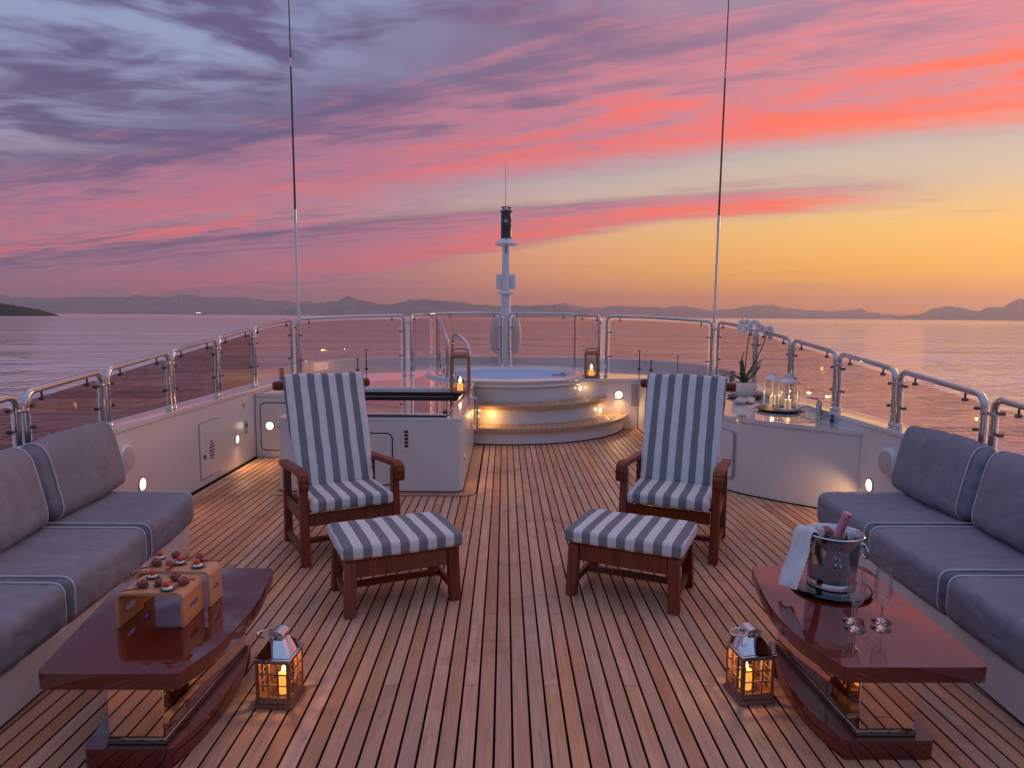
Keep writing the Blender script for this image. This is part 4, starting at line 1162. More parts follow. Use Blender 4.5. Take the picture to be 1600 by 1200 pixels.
# ------------------------------------------------------------------ coffee tables
def table(label, sgn, side, near, curve, far, loc_):
    """plan points in world coordinates; top, mirror pedestal, plinth"""
    t = thing('coffee_table', label, 'table', (loc_[0], loc_[1], 0))
    def poly(off, y0, y1):
        return None
    cv = [(x, y) for x, y, _ in [tuple(p) for p in smooth_path([(x, y, 0) for x, y in curve], 6)]]
    top = [(x - loc_[0], y - loc_[1]) for x, y in near + cv + far]
    if sum(top[i - 1][0] * top[i][1] - top[i][0] * top[i - 1][1] for i in range(len(top))) < 0: top = top[::-1]
    obj('table_top', MB().prism(round_poly(top, .035), .362, .42), M['mahogany'], t, .010, seg=3)
    cx_ = sum(p[0] for p in top) / len(top); cy_ = sum(p[1] for p in top) / len(top)
    xs = [p[0] for p in top]; ys_ = [p[1] for p in top]; mx, my = (min(xs) + max(xs)) / 2, (min(ys_) + max(ys_)) / 2
    bs = [((p[0] - mx) * .66 + mx + sgn * -.02, (p[1] - my) * .80 + my) for p in top]
    obj('plinth', MB().prism(round_poly(bs, .03), .004, .078), M['mahogany'], t, .010, seg=3)
    y0 = min(p[1] for p in bs) + .03; y1 = max(p[1] for p in bs) - .06
    a, b = side
    pe = [(a - loc_[0], y0), (b - loc_[0], y0), (b - loc_[0] - sgn * 0.03, y1), (a - loc_[0] - sgn * 0.03, y1)]
    obj('pedestal', MB().prism(pe, .104, .3615), M['mirror'], t, .004)
    obj('pedestal_foot', MB().prism([(p[0] * 1.0 + (.006 if i in (1, 2) else -.006), p[1] + (.006 if i > 1 else -.006)) for i, p in enumerate(pe)], .0785, .1035), M['mirror2'], t, .003)
    return t


def round_poly(poly, r, n=4):
    out = []; m_ = len(poly)
    for i in range(m_):
        p = Vector((*poly[i], 0)); a = Vector((*poly[i - 1], 0)) - p; b = Vector((*poly[(i + 1) % m_], 0)) - p
        if a.length < 1e-6 or b.length < 1e-6: continue
        ang = a.angle(b)
        if ang < radians(150):
            ra, rb = min(r, a.length * .45), min(r, b.length * .45)
            pa, pb = p + a.normalized() * ra, p + b.normalized() * rb
            for q in range(n + 1):
                t = q / n; w = pa * (1 - t) ** 2 + p * 2 * t * (1 - t) + pb * t * t; out.append((w.x, w.y))
        else: out.append(poly[i])
    return out


tabL = table('glossy mahogany coffee table carrying the canape risers', -1, (-1.44, -1.235), [(-1.60, 2.205)],
             [(-1.115, 2.205), (-1.063, 2.409), (-1.048, 2.615), (-1.060, 2.839), (-1.116, 3.175)], [(-1.79, 3.19)], (-1.36, 2.7))
tabR = table('glossy mahogany coffee table carrying the ice bucket and glasses', 1, (1.345, 1.56), [(1.735, 2.255)],
             [(1.215, 2.255), (1.158, 2.441), (1.141, 2.62), (1.160, 2.852), (1.236, 3.225)], [(1.805, 3.225)], (1.45, 2.73))
TT = 0.4203


# ------------------------------------------------------------------ armchairs and footstools
def armchair(label, loc, rz):
    t = thing('armchair', label, 'armchair', (*loc, 0), rz, group='striped steamer armchairs')
    w = M['chairwood']; HW, D = .312, .29
    for s in (-1, 1):
        x = s * HW
        # front leg: gently swept, back leg raked
        obj('leg', MB().hexa([(x - .03, -D - .032, 0), (x + .03, -D - .032, 0), (x - .03, -D + .03, 0), (x + .03, -D + .03, 0),
                              (x - .026, -D - .022 + .03, .598), (x + .026, -D - .022 + .03, .598), (x - .026, -D + .03 + .03, .598), (x + .026, -D + .03 + .03, .598)]), w, t, .006)
        obj('leg', MB().hexa([(x - .028, D - .03, 0), (x + .028, D - .03, 0), (x - .028, D + .03, 0), (x + .028, D + .03, 0),
                              (x - .026, D - .03, .565), (x + .026, D - .03, .565), (x - .026, D + .025, .565), (x + .026, D + .025, .565)]), w, t, .006)
        arm = MB(); xa = s * (HW + .012); ww = .032
        P_ = [(-.335, .560, .05), (-.350, .585, .05), (-.345, .615, .045), (-.315, .634, .04), (-.26, .640, .038), (-.1, .628, .034), (.15, .605, .034), (.36, .592, .034)]
        vs = []; fs = []
        for (yy, zt, th) in P_:
            vs += [(xa - ww, yy, zt - th), (xa + ww, yy, zt - th), (xa + ww, yy, zt), (xa - ww, yy, zt)]
        for i in range(len(P_) - 1):
            q = i * 4
            for j in range(4): fs.append((q + j, q + (j + 1) % 4, q + 4 + (j + 1) % 4, q + 4 + j))
        fs += [(3, 2, 1, 0), tuple(len(vs) - 4 + j for j in range(4))]
        arm.add(vs, fs); obj('armrest', arm, w, t, .007, seg=2)
        obj('arm_scroll', MB().tube([(xa - ww, -.326, .585), (xa + ww, -.326, .585)], .029, 14), w, t, .003)
        obj('side_apron', MB().box(x - .014, x + .014, -D + .031, D - .031, .265, .345), w, t, .004)
        obj('runner', MB().box(x - .016, x + .016, -D + .0305, D - .0305, .045, .095), w, t, .005)
    obj('front_apron', MB().box(-HW + .031, HW - .031, -D - .012, -D + .016, .265, .345), w, t, .004)
    obj('back_apron', MB().box(-HW + .031, HW - .031, D - .014, D + .014, .265, .345), w, t, .004)
    obj('stretcher', MB().box(-HW + .017, HW - .017, -.02, .02, .055, .09), w, t, .004)
    for i in range(6):
        y = -.22 + i * .085
        obj('seat_slat', MB().box(-HW + .015, HW - .015, y - .03, y + .03, .3455, .362), w, t, .003)
    # reclining back
    b0, b1 = Vector((0, .135, .37)), Vector((0, .47, 1.15))
    for s in (-1, 1):
        obj('back_stile', MB().bar(b0 + Vector((s * .235, 0, 0)), b1 + Vector((s * .235, 0, 0)), .042, .03, (0, 1, 0)), w, t, .004)
    for i in range(5):
        q = b0.lerp(b1, .15 + i * .185)
        obj('back_slat', MB().bar(q + Vector((-.213, 0, 0)), q + Vector((.213, 0, 0)), .02, .055, (0, .35, .9)), w, t, .003)
    q = b0.lerp(b1, .965) + Vector((0, .018, 0))
    obj('head_roll', MB().tube([q + Vector((-.362, 0, 0)), q + Vector((-.35, 0, 0)), q + Vector((.35, 0, 0)), q + Vector((.362, 0, 0))], [.026, .034, .034, .026], 16), w, t)
    # cushions
    d = (b1 - b0).normalized(); n = Vector((0, -d.z, d.y)); th = .062; hw = .288
    lo = b0 + d * .04 + n * .018; hi = b0 + d * .885 + n * .018
    C = []
    for p, hw_ in ((lo, .272), (hi, .300)):
        for k_ in (th, 0.0):
            for s in (-1, 1): C.append(p + n * k_ + Vector((s * hw_, 0, 0)))
    obj('back_cushion', cushion(C, .026, (.004, .012, .004), .006, seed=loc[0] * 7, m=44, pucker=.002, crease=.0034), M['stripe'], t, smooth=60)
    C = [(sx * .278, y_, z_) for z_ in (.3625, .445) for y_ in (-.345, .13) for sx in (-1, 1)]
    obj('seat_cushion', cushion(C, .024, (.003, .004, .010), .004, seed=loc[0] * 3 + 9, m=34, dent=.010, pucker=.0022, crease=.0028), M['stripe'], t, smooth=60)
    return t


armchair('striped armchair in front of the white console', (-1.161, 4.70), .495)
armchair('striped armchair in front of the starboard bar counter', (1.241, 4.755), -.402)


def footstool(label, loc, rz):
    t = thing('footstool', label, 'footstool', (*loc, 0), rz, group='striped footstools')
    w = M['chairwood']; HW, D = .292, .20
    for sx in (-1, 1):
        for sy in (-1, 1):
            x, y = sx * HW, sy * D
            obj('leg', MB().hexa([(x - .031 + sx * .012, y - .031 + sy * .008, 0), (x + .031 + sx * .012, y - .031 + sy * .008, 0), (x - .031 + sx * .012, y + .031 + sy * .008, 0), (x + .031 + sx * .012, y + .031 + sy * .008, 0),
                                  (x - .031, y - .031, .315), (x + .031, y - .031, .315), (x - .031, y + .031, .315), (x + .031, y + .031, .315)]), w, t, .005)
        obj('side_apron', MB().box(sx * HW - .013, sx * HW + .013, -D + .0315, D - .0315, .215, .312), w, t, .004)
        obj('runner', MB().box(sx * (HW + .006) - .015, sx * (HW + .006) + .015, -D + .0255, D - .0255, .055, .098), w, t, .004)
    for sy in (-1, 1): obj('apron', MB().box(-HW + .0315, HW - .0315, sy * D - .014, sy * D + .014, .215, .312), w, t, .004)
    obj('stretcher', MB().box(-HW + .0095, HW - .0095, .03, .065, .06, .095), w, t, .004)
    obj('seat_board', MB().box(-HW - .025, HW + .025, -D - .025, D + .025, .3155, .326), w, t, .003)
    a, b = .348, .25
    C = [(-a, -b, .3265), (a, -b, .3265), (-a, b, .3265), (a, b, .3265), (-a, -b, .405), (a, -b, .405), (-a, b, .405), (a, b, .405)]
    obj('cushion', cushion(C, .022, (.003, .003, .012), .004, seed=loc[0] * 5, m=34, dent=.006, pucker=.0022, crease=.0028), M['stripe'], t, smooth=60)
    return t


footstool('striped footstool beside the canape table in front of the port armchair', (-.644, 3.86), radians(23.5))
footstool('striped footstool in front of the starboard armchair', (.775, 3.925), radians(-25.5))


# ------------------------------------------------------------------ candles and lanterns
def candle(parent, x, y, z, r, h, mat='wax', power=1.2, flame=.035):
    c = obj('candle', MB().lathe([(r, 0), (r, h * .96), (r * .9, h), (r * .5, h * .985), (0, h * .98)], 16, (x, y, z)), M[mat], parent)
    fl = MB().lathe([(.0, 0), (flame * .20, flame * .18), (flame * .26, flame * .42), (flame * .15, flame * .75), (0, flame * 1.15)], 10, (x, y, z + h + .006))
    obj('flame', fl, M['flame'], c)
    obj('wick', MB().tube([(x, y, z + h * .98), (x, y, z + h + .012)], .0015, 5), M['black'], c)
    light('candle_light', 'POINT', (x, y, z + h + .035), power, WARM, c, .012)
    return c


def deck_lantern(label, loc, rz, cdx):
    t = thing('deck_lantern', label, 'lantern', (*loc, 0.001), rz, group='wooden lanterns on the deck')
    w = M['lanternwood']; a = .066; zt = .205
    obj('base', MB().box(-.082, .082, -.082, .082, 0, .018), w, t, .003)
    obj('base', MB().box(-.074, .074, -.074, .074, .0182, .036), w, t, .003)
    for sx in (-1, 1):
        for sy in (-1, 1): obj('post', MB().box(sx * a - .008, sx * a + .008, sy * a - .008, sy * a + .008, .0362, zt), w, t, .0015)
    obj('top_plate', MB().box(-.080, .080, -.080, .080, zt + .0002, zt + .014), M['copper'], t, .003)
    pane = mesh_of(MB().box(-.0165, .0165, -.001, .001, -.0225, .0225), 'pane', M['glass'], 0, 0)
    for q in range(4):
        R_ = Matrix.Rotation(q * pi / 2, 4, 'Z')
        mb = MB()
        obj('sill_rail', MB().box(-a + .0082, a - .0082, -a - .006, -a + .006, .0362, .047).move(R_), w, t)
        obj('head_rail', MB().box(-a + .0082, a - .0082, -a - .006, -a + .006, zt - .011, zt).move(R_), w, t)
        for i in (-1, 1): obj('glazing_bar', MB().box(i * .0195 - .0028, i * .0195 + .0028, -a - .004, -a + .004, .0472, zt - .0112).move(R_), w, t)
        for i in range(2): obj('glazing_bar', MB().box(-a + .0083, a - .0083, -a - .0036, -a + .0036, .0955 + i * .048, .1005 + i * .048).move(R_), w, t)
        for i in range(3):
            for j in range(3):
                o = obj('pane', pane, None, t); o.matrix_local = R_ @ Matrix.Translation((-.039 + i * .039, -a, .0717 + j * .049))
    r0, r1 = .073, .031
    obj('roof', MB().add([(-r0, -r0, zt + .0145), (r0, -r0, zt + .0145), (r0, r0, zt + .0145), (-r0, r0, zt + .0145), (-r1, -r1, zt + .074), (r1, -r1, zt + .074), (r1, r1, zt + .074), (-r1, r1, zt + .074)],
                         [(3, 2, 1, 0), (4, 5, 6, 7), (0, 1, 5, 4), (1, 2, 6, 5), (2, 3, 7, 6), (3, 0, 4, 7)]), M['copper'], t, .002)
    for sx in (-1, 1):
        for sy in (-1, 1): obj('chimney_post', MB().box(sx * .024 - .004, sx * .024 + .004, sy * .024 - .004, sy * .024 + .004, zt + .0742, zt + .094), M['copper'], t)
    cap = MB(); n = 7; vs = []
    for i in range(n):
        g = pi * i / (n - 1); vs += [(-.033 * cos(g), -.034, zt + .0942 + .018 * sin(g)), (-.033 * cos(g), .034, zt + .0942 + .018 * sin(g))]
    fs = [(2 * i, 2 * i + 2, 2 * i + 3, 2 * i + 1) for i in range(n - 1)] + [tuple(range(0, 2 * n, 2)), tuple(range(2 * n - 1, 0, -2)), (0, 1, 2 * n - 1, 2 * n - 2)]
    obj('chimney_cap', cap.add(vs, fs), M['copper'], t)
    rg = [(-.052 - .045 * cos(2 * pi * i / 20), .036 * sin(2 * pi * i / 20), zt + .083 - .010 * (1 - cos(2 * pi * i / 20)) * -.3) for i in range(20)]
    obj('ring_handle', MB().tube(rg, .0042, 8, closed=True), M['steel'], t)
    candle(t, cdx, .0, .0365, .026, .082, 'wax', 1.1, .034)
    return t


deck_lantern('small wooden lantern on the planks beside the canape table', (-.955, 2.755), radians(-5), .018)
deck_lantern('small wooden lantern on the planks beside the ice bucket table', (1.083, 2.79), radians(8), -.018)


def tall_lantern(label, loc, rz, h, w_):
    t = thing('copper_lantern', label, 'lantern', loc, rz, group='tall copper lanterns by the hot tub')
    m = M['copperwood']; a = w_ / 2
    obj('base', MB().box(-a, a, -a, a, 0, .03), m, t, .005)
    for sx in (-1, 1):
        for sy in (-1, 1): obj('post', MB().box(sx * (a - .012) - .015, sx * (a - .012) + .015, sy * (a - .012) - .015, sy * (a - .012) + .015, .0302, h * .86), m, t, .002)
    obj('top_frame', MB().box(-a, a, -a, a, h * .8602, h * .93), m, t, .004)
    obj('lid', MB().add([(-a * 1.06, -a * 1.06, h * .9302), (a * 1.06, -a * 1.06, h * .9302), (a * 1.06, a * 1.06, h * .9302), (-a * 1.06, a * 1.06, h * .9302), (-a * .7, -a * .7, h), (a * .7, -a * .7, h), (a * .7, a * .7, h), (-a * .7, a * .7, h)],
                        [(3, 2, 1, 0), (4, 5, 6, 7), (0, 1, 5, 4), (1, 2, 6, 5), (2, 3, 7, 6), (3, 0, 4, 7)]), M['copperwood'], t, .003)
    obj('handle', MB().tube(smooth_path([(-a * .9, 0, h * .93), (-a * .8, 0, h * 1.06), (0, 0, h * 1.085), (a * .8, 0, h * 1.06), (a * .9, 0, h * .93)], 5), .006, 8), M['dark'], t)
    for q in range(4):
        R_ = Matrix.Rotation(q * pi / 2, 4, 'Z')
        obj('glass_pane', MB().box(-a + .024, a - .024, -a + .010, -a + .013, .031, h * .859).move(R_), M['glass'], t, smooth=0)
    candle(t, 0, 0, .031, .036, .085, 'wax', 1.8, .07)
    return t


tall_lantern('copper framed candle lantern on the corner of the white console', (-.545, 8.27, .7005), radians(2), .50, .235)
tall_lantern('copper framed candle lantern behind the hot tub rim', (1.30, 9.98, .7455), radians(-4), .40, .20)


def white_lantern(label, loc, rz, power):
    t = thing('white_lantern', label, 'lantern', loc, rz, group='white metal lanterns on the bar')
    m = M['white']; a = .085; h = .31
    obj('base', MB().box(-a, a, -a, a, 0, .022), m, t, .003)
    for sx in (-1, 1):
        for sy in (-1, 1): obj('post', MB().box(sx * (a - .008) - .006, sx * (a - .008) + .006, sy * (a - .008) - .006, sy * (a - .008) + .006, .0222, h), m, t)
    obj('top_plate', MB().box(-a - .012, a + .012, -a - .012, a + .012, h + .0002, h + .014), m, t, .003)
    obj('roof', MB().lathe([(.105, h + .0145), (.05, h + .052), (.036, h + .058)], 4, a0=pi / 4), m, t, smooth=0)
    obj('chimney', MB().lathe([(.034, h + .0585), (.034, h + .092), (.040, h + .094), (.040, h + .10), (.01, h + .104)], 14), m, t)
    obj('wire_handle', MB().tube(smooth_path([(.03, -.06, h + .07), (.11, -.05, h + .11), (.16, 0, h + .13), (.11, .05, h + .11), (.03, .06, h + .07)], 5), .0028, 6), M['steel'], t)
    for q in range(4):
        obj('glass_pane', MB().box(-a + .015, a - .015, -a + .006, -a + .008, .0225, h - .001).move(Matrix.Rotation(q * pi / 2, 4, 'Z')), M['glass'], t, smooth=0)
    candle(t, 0, 0, .0225, .038, .10, 'waxw', power, .04)
    t.scale = (.82, .82, .9)
    return t


TRAYP = (2.75, 6.66)
tr_ = thing('lantern_tray', 'dark oval tray under the front white lantern on the bar', 'tray', (*TRAYP, .7205))
tm = MB().lathe([(.0, .0), (.24, 0), (.30, .022), (.305, .024), (.30, .028), (.235, .008), (0, .008)], 36); tm.v = [(p[0] * .70, p[1] * .8, p[2]) for p in tm.v]
obj('dish', tm, M['dark'], tr_, smooth=50)
white_lantern('white lantern standing on the dark tray nearest the tap', (2.83, 6.62, .7292), radians(20), 1.0)
white_lantern('white lantern behind the other one near the orchid', (2.84, 7.02, .7205), radians(25), .8)

# orchid
orc = thing('orchid', 'white orchid in a square white pot on the bar', 'orchid', (2.78, 7.74, .7205))
obj('saucer', MB().lathe([(0, 0), (.15, 0), (.19, .018), (.185, .024), (.14, .010), (0, .010)], 32), M['dark'], orc, smooth=50)
po_ = MB().add([(-.08, -.08, .012), (.08, -.08, .012), (.08, .08, .012), (-.08, .08, .012), (-.105, -.105, .185), (.105, -.105, .185), (.105, .105, .185), (-.105, .105, .185), (-.092, -.092, .185), (.092, -.092, .185), (.092, .092, .185), (-.092, .092, .185), (-.09, -.09, .165), (.09, -.09, .165), (.09, .09, .165), (-.09, .09, .165)],
             [(3, 2, 1, 0), (0, 1, 5, 4), (1, 2, 6, 5), (2, 3, 7, 6), (3, 0, 4, 7), (4, 5, 9, 8), (5, 6, 10, 9), (6, 7, 11, 10), (7, 4, 8, 11), (8, 9, 13, 12), (9, 10, 14, 13), (10, 11, 15, 14), (11, 8, 12, 15), (12, 13, 14, 15)])
obj('pot', po_, M['white'], orc, .008, seg=2)


def leaf(parent, name, mat, pts, w, up=(0, 0, 1), curl=.2):
    P_ = smooth_path(pts, 5); vs = []; fs = []; n = len(P_)
    for i, p in enumerate(P_):
        d = (P_[min(i + 1, n - 1)] - P_[max(i - 1, 0)]).normalized(); s = d.cross(Vector(up))
        s = s.normalized() if s.length > 1e-3 else Vector((1, 0, 0)); nn = s.cross(d)
        ww = w * sin(pi * (0.06 + .94 * i / (n - 1)) ** .8) ** .8 if i < n - 1 else .001
        vs += [p - s * ww + nn * ww * curl, p - nn * .002, p + s * ww + nn * ww * curl, p - nn * .006]
    for i in range(n - 1):
        a = i * 4
        for j in range(4): fs.append((a + j, a + (j + 1) % 4, a + 4 + (j + 1) % 4, a + 4 + j))
    return obj(name, MB().add([tuple(v) for v in vs], fs), M[mat], parent, smooth=60)


for pts, w in (([(0, 0, .17), (-.10, -.02, .25), (-.22, -.04, .30), (-.34, -.05, .31)], .034), ([(0, 0, .17), (-.03, -.03, .30), (-.045, -.04, .42), (-.03, -.05, .54)], .028),
               ([(0, 0, .17), (.06, 0, .28), (.15, .02, .38), (.24, .03, .46)], .034), ([(0, 0, .17), (.10, .02, .24), (.17, .03, .33), (.20, .03, .40)], .036),
               ([(0, 0, .17), (.03, .08, .24), (.05, .20, .27), (.05, .30, .24)], .032), ([(0, 0, .17), (-.05, .06, .24), (-.14, .14, .26), (-.2, .2, .22)], .03)):
    leaf(orc, 'leaf', 'leaf', pts, w * 1.25)
s1 = smooth_path([(0, 0, .17), (.015, 0, .45), (.03, 0, .75), (.04, -.02, .95), (.01, -.05, 1.06), (-.06, -.06, 1.08)], 6)
s2 = smooth_path([(.02, .01, .17), (.09, .01, .40), (.20, .02, .70), (.24, .02, .90), (.19, .0, 1.02), (.08, -.03, 1.10)], 6)
for s_ in (s1, s2):
    for q_ in s_: q_.z = .17 + (q_.z - .17) * .76
    obj('stalk', MB().tube(s_, .006, 6), M['stalk'], orc)
fl = MB()


def flower(parent, c, face, r):
    f = Vector(face).normalized(); sx = f.orthogonal().normalized(); sy = f.cross(sx); mb = MB()
    for k in range(5):
        a = 2 * pi * k / 5 + random.random() * .3; d = sx * cos(a) + sy * sin(a); q = d.cross(f)
        vs = [Vector(c), Vector(c) + d * r * .5 + q * r * .36 + f * .006, Vector(c) + d * r + f * random.uniform(-.012, .01), Vector(c) + d * r * .5 - q * r * .36 + f * .006, Vector(c) + d * r * .55 + f * .014]
        mb.add([tuple(v) for v in vs], [(0, 1, 4), (1, 2, 4), (2, 3, 4), (3, 0, 4), (0, 3, 2, 1)])
    o = obj('flower', mb, M['petal'], parent, smooth=50)
    obj('flower_heart', MB().ball(Vector(c) + f * .012, r * .16, 8, 5), M['petalc'], o)


random.seed(3)
for c in ((-.07, -.06, 1.07), (-.01, -.05, 1.08), (.03, -.05, 1.02), (-.09, -.07, .99), (-.03, -.06, .94), (.08, -.05, 1.07), (.13, -.04, 1.02), (.18, -.03, .98), (.11, -.04, .95), (.22, -.02, .93), (.27, -.02, .98), (.30, -.01, .93), (.28, -.02, .87)):
    flower(orc, (c[0], c[1], .17 + (c[2] - .17) * .78), (random.uniform(-.5, .4), -1, random.uniform(-.2, .4)), random.uniform(.046, .060))
# shells
random.seed(11)
for i, (x, y, lb) in enumerate(((2.60, 7.32, 'pale sea shell nearest the orchid saucer on the bar'), (2.67, 7.24, 'pale sea shell in the middle of the shell row on the bar'), (2.56, 7.18, 'pale sea shell nearest the striped chair back on the bar'), (2.74, 7.38, 'pale sea shell against the orchid saucer on the bar'))):
    s_ = thing('sea_shell', lb, 'shell', (x, y, .7205), i * 1.3, group='sea shells on the bar')
    mb = MB(); vs = []; fs = []; n = 26
    pts = [(0.05 * (i_ / n) * cos(i_ * .75) + .01, 0.045 * (i_ / n) * sin(i_ * .75), .024 + .03 * (1 - i_ / n)) for i_ in range(n)]
    obj('whorl', MB().tube(pts, [.004 + .022 * (i_ / n) for i_ in range(n)], 8), M['shell'], s_, smooth=60)
    obj('lip', MB().ball((.05, .01, .018), .022, 8, 5, (1.6, .8, .8)), M['shell'], s_)

# ------------------------------------------------------------------ canape risers
def riser(label, loc, rz, w_, d_, h_):
    t = thing('serving_riser', label, 'serving riser', (*loc, TT), rz, group='bent ply serving risers')
    th = .012; r = .028; out = []; inn = []
    a = w_ / 2
    def U(off):
        rr2 = r - off
        return [(-a + off, 0)] + [(-a + r - rr2 * cos(q), h_ - r + rr2 * sin(q)) for q in [pi / 2 * i / 6 for i in range(7)]] + [(a - r + rr2 * sin(q), h_ - r + rr2 * cos(q)) for q in [pi / 2 * i / 6 for i in range(7)]] + [(a - off, 0)]
    o_, i_ = U(0), U(th)
    # top and bends: profile in xz, extruded along y
    def strip(k0, k1):
        vs = []; fs = []
        for k in range(k0, k1 + 1):
            for (x, z) in (o_[k], i_[k]):
                for y in (-d_ / 2, d_ / 2): vs.append((x, y, z))
        for k in range(k1 - k0):
            q = k * 4
            fs += [(q, q + 4, q + 5, q + 1), (q + 2, q + 3, q + 7, q + 6), (q, q + 2, q + 6, q + 4), (q + 1, q + 5, q + 7, q + 3)]
        e = (k1 - k0) * 4
        fs += [(0, 1, 3, 2), (e, e + 2, e + 3, e + 1)]
        return MB().add(vs, fs)
    obj('top_board', strip(1, len(o_) - 2), M['ply'], t, .0015)
    for s in (-1, 1):
        hole_ = [(p[0], p[1] + (h_ - r) * .52) for p in rrect(d_ * .42, .026, .0125, 4)]
        pl_ = [(-d_ / 2, 0), (d_ / 2, 0), (d_ / 2, h_ - r - .0002), (-d_ / 2, h_ - r - .0002)]
        mb = MB().prism(pl_, 0, th, [hole_])
        on_plane(mb, (s * (a - th) if s > 0 else -a, 0, 0), (0, 1, 0), (0, 0, 1), (1, 0, 0))
        obj('side_board', mb, M['ply'], t, .0012)
    return t


F_C, R_C = (-1.385, 2.638), (-1.385, 2.80)
riser('lower bent wood riser at the front of the canape table', F_C, radians(1), .262, .185, .143)
riser('taller bent wood riser at the back of the canape table', (-1.385, 2.795), radians(-1), .31, .115, .156)
# slightly deeper rear riser would touch the front one, so it keeps a gap
random.seed(5)
def spoon_canape(label, x, y, z, rz):
    t = thing('tomato_canape', label, 'canape', (x, y, z), rz, group='tomato canapes on spoons')
    sp = MB().lathe([(0, 0), (.017, .0005), (.0215, .006), (.0200, .0065), (.014, .003), (0, .003)], 16); sp.v = [(p[0] * 1.15, p[1] * .9, p[2]) for p in sp.v]
    obj('spoon', sp, M['blackgloss'], t, smooth=60)
    ch = MB().ball((0, 0, .0085), .0165, 12, 6, (1.1, .85, .42)); ch.v = [(p[0] + random.uniform(-.001, .001), p[1], p[2] + random.uniform(-.0007, .0007)) for p in ch.v]
    obj('cheese', ch, M['cream'], t)
    obj('tomato', MB().ball((random.uniform(-.003, .003), .0, .0215), .0118, 12, 8), M['tomato'], t)
    obj('herb', MB().ball((-.014, .005, .011), .007, 7, 4, (1.3, .8, .6)), M['green'], t)
    t.scale = (1.15, 1.15, 1.2)


def meat_canape(label, x, y, z, rz):
    t = thing('meat_canape', label, 'canape', (x, y, z), rz, group='cured meat canapes')
    obj('skewer', MB().box(-.02, .056, -.004, .004, .0005, .0035), M['pick'], t, .001)
    mb = MB().ball((-.008, 0, .014), .0145, 9, 6, (1.2, .85, .95)); mb.v = [(p[0] + random.uniform(-.003, .003), p[1] + random.uniform(-.003, .003), max(.004, p[2] + random.uniform(-.003, .003))) for p in mb.v]
    obj('rolled_meat', mb, M['meat'], t, smooth=70)
    m2 = MB().ball((.008, -.006, .0095), .010, 8, 5, (1.3, .8, .55)); obj('sauce', m2, M['pinkham'], t)
    m3 = MB().ball((-.016, .009, .0085), .010, 7, 4, (1.1, .9, .6)); obj('herb', m3, M['green'], t)
    t.scale = (1.2, 1.2, 1.25)


zf, zr = TT + .1433, TT + .1563
for x, y, z, lb in ((-1.504, 2.871, zr, 'tomato topped spoon at the back edge of the taller riser'), (-1.388, 2.812, zr, 'tomato topped spoon in the middle of the taller riser'), (-1.296, 2.775, zr, 'tomato topped spoon at the right front of the taller riser'),
                        (-1.443, 2.689, zf, 'tomato topped spoon at the back of the lower riser'), (-1.321, 2.566, zf, 'tomato topped spoon at the front edge of the lower riser')):
    spoon_canape(lb, x, y, z, random.uniform(-.4, .4))
for x, y, z, rz, lb in ((-1.485, 2.785, zr, 3.5, 'cured meat canape at the left front of the taller riser'), (-1.428, 2.880, zr, .1, 'cured meat canape at the far back of the taller riser'), (-1.309, 2.851, zr, .15, 'cured meat canape at the right back of the taller riser'), (-1.408, 2.759, zr, 5.2, 'cured meat canape at the middle front of the taller riser'),
                            (-1.439, 2.587, zf, 3.6, 'cured meat canape with pink sauce at the left front of the lower riser'), (-1.326, 2.664, zf, .3, 'cured meat canape at the right back of the lower riser'), (-1.382, 2.618, zf, 2.2, 'cured meat canape in the middle of the lower riser'), (-1.290, 2.610, zf, 4.2, 'cured meat canape at the right edge of the lower riser')):
    meat_canape(lb, x, y, z, rz)

# ------------------------------------------------------------------ ice bucket, bottle, towel, glasses
BX, BY = 1.497, 2.945
tr2 = thing('bucket_stand', 'round dark polished stand under the ice bucket', 'stand', (BX, BY, TT))
obj('disc', MB().lathe([(0, 0), (.155, 0), (.168, .006), (.172, .014), (.168, .020), (.155, .022), (0, .022)], 48), M['blackgloss'], tr2, smooth=50)
bk = thing('ice_bucket', 'polished steel ice bucket with ring handles on the coffee table', 'ice bucket', (BX, BY, TT + .0222))
obj('bucket', MB().lathe([(0, 0), (.085, 0), (.092, .004), (.092, .022), (.089, .026), (.090, .03), (.099, .16), (.105, .205), (.114, .212), (.116, .217), (.112, .221), (.106, .216), (.100, .20), (.092, .14), (.085, .02), (0, .016)], 56), M['chrome'], bk, smooth=45)
obj('ice_water', MB().lathe([(0, .10), (.090, .10), (.090, .115), (0, .118)], 32), M['blackgloss'], bk)
for s in (-1, 1):
    hp = MB().ball((s * .112, -.0, .165), .014, 10, 6)
    obj('handle_lug', hp, M['chrome'], bk)
    obj('ring_handle', MB().tube([(s * (.122 + .012 * (1 - cos(2 * pi * i / 18)) * .5), .030 * sin(2 * pi * i / 18), .140 + .030 * cos(2 * pi * i / 18)) for i in range(18)], .0045, 8, closed=True), M['chrome'], bk)
bk.scale = (1.12, 1.12, 1.12)
bt = thing('champagne_bottle', 'pink foil necked champagne bottle leaning in the ice bucket', 'bottle', (BX + .004, BY + .005, TT + .196))
lean = Matrix.Rotation(radians(15), 4, 'Y') @ Matrix.Rotation(radians(8), 4, 'X')
bprof = [(0, -.06), (.040, -.06), (.040, -.02), (.036, .005), (.026, .035), (.0175, .052), (.0168, .058)]
obj('glass_shoulder', MB().lathe(bprof, 20).move(lean), M['bottle'], bt)
obj('foil_neck', MB().lathe([(.0190, .050), (.0188, .10), (.0188, .150), (.0192, .156), (.0188, .166), (.0165, .172), (.010, .175), (0, .1755)], 24).move(lean), M['foil'], bt)
fc = bpy.data.curves.new('lettering', 'FONT'); fc.body = 'MOET'; fc.size = .029; fc.align_x = 'CENTER'; fc.align_y = 'CENTER'; fc.extrude = .0004
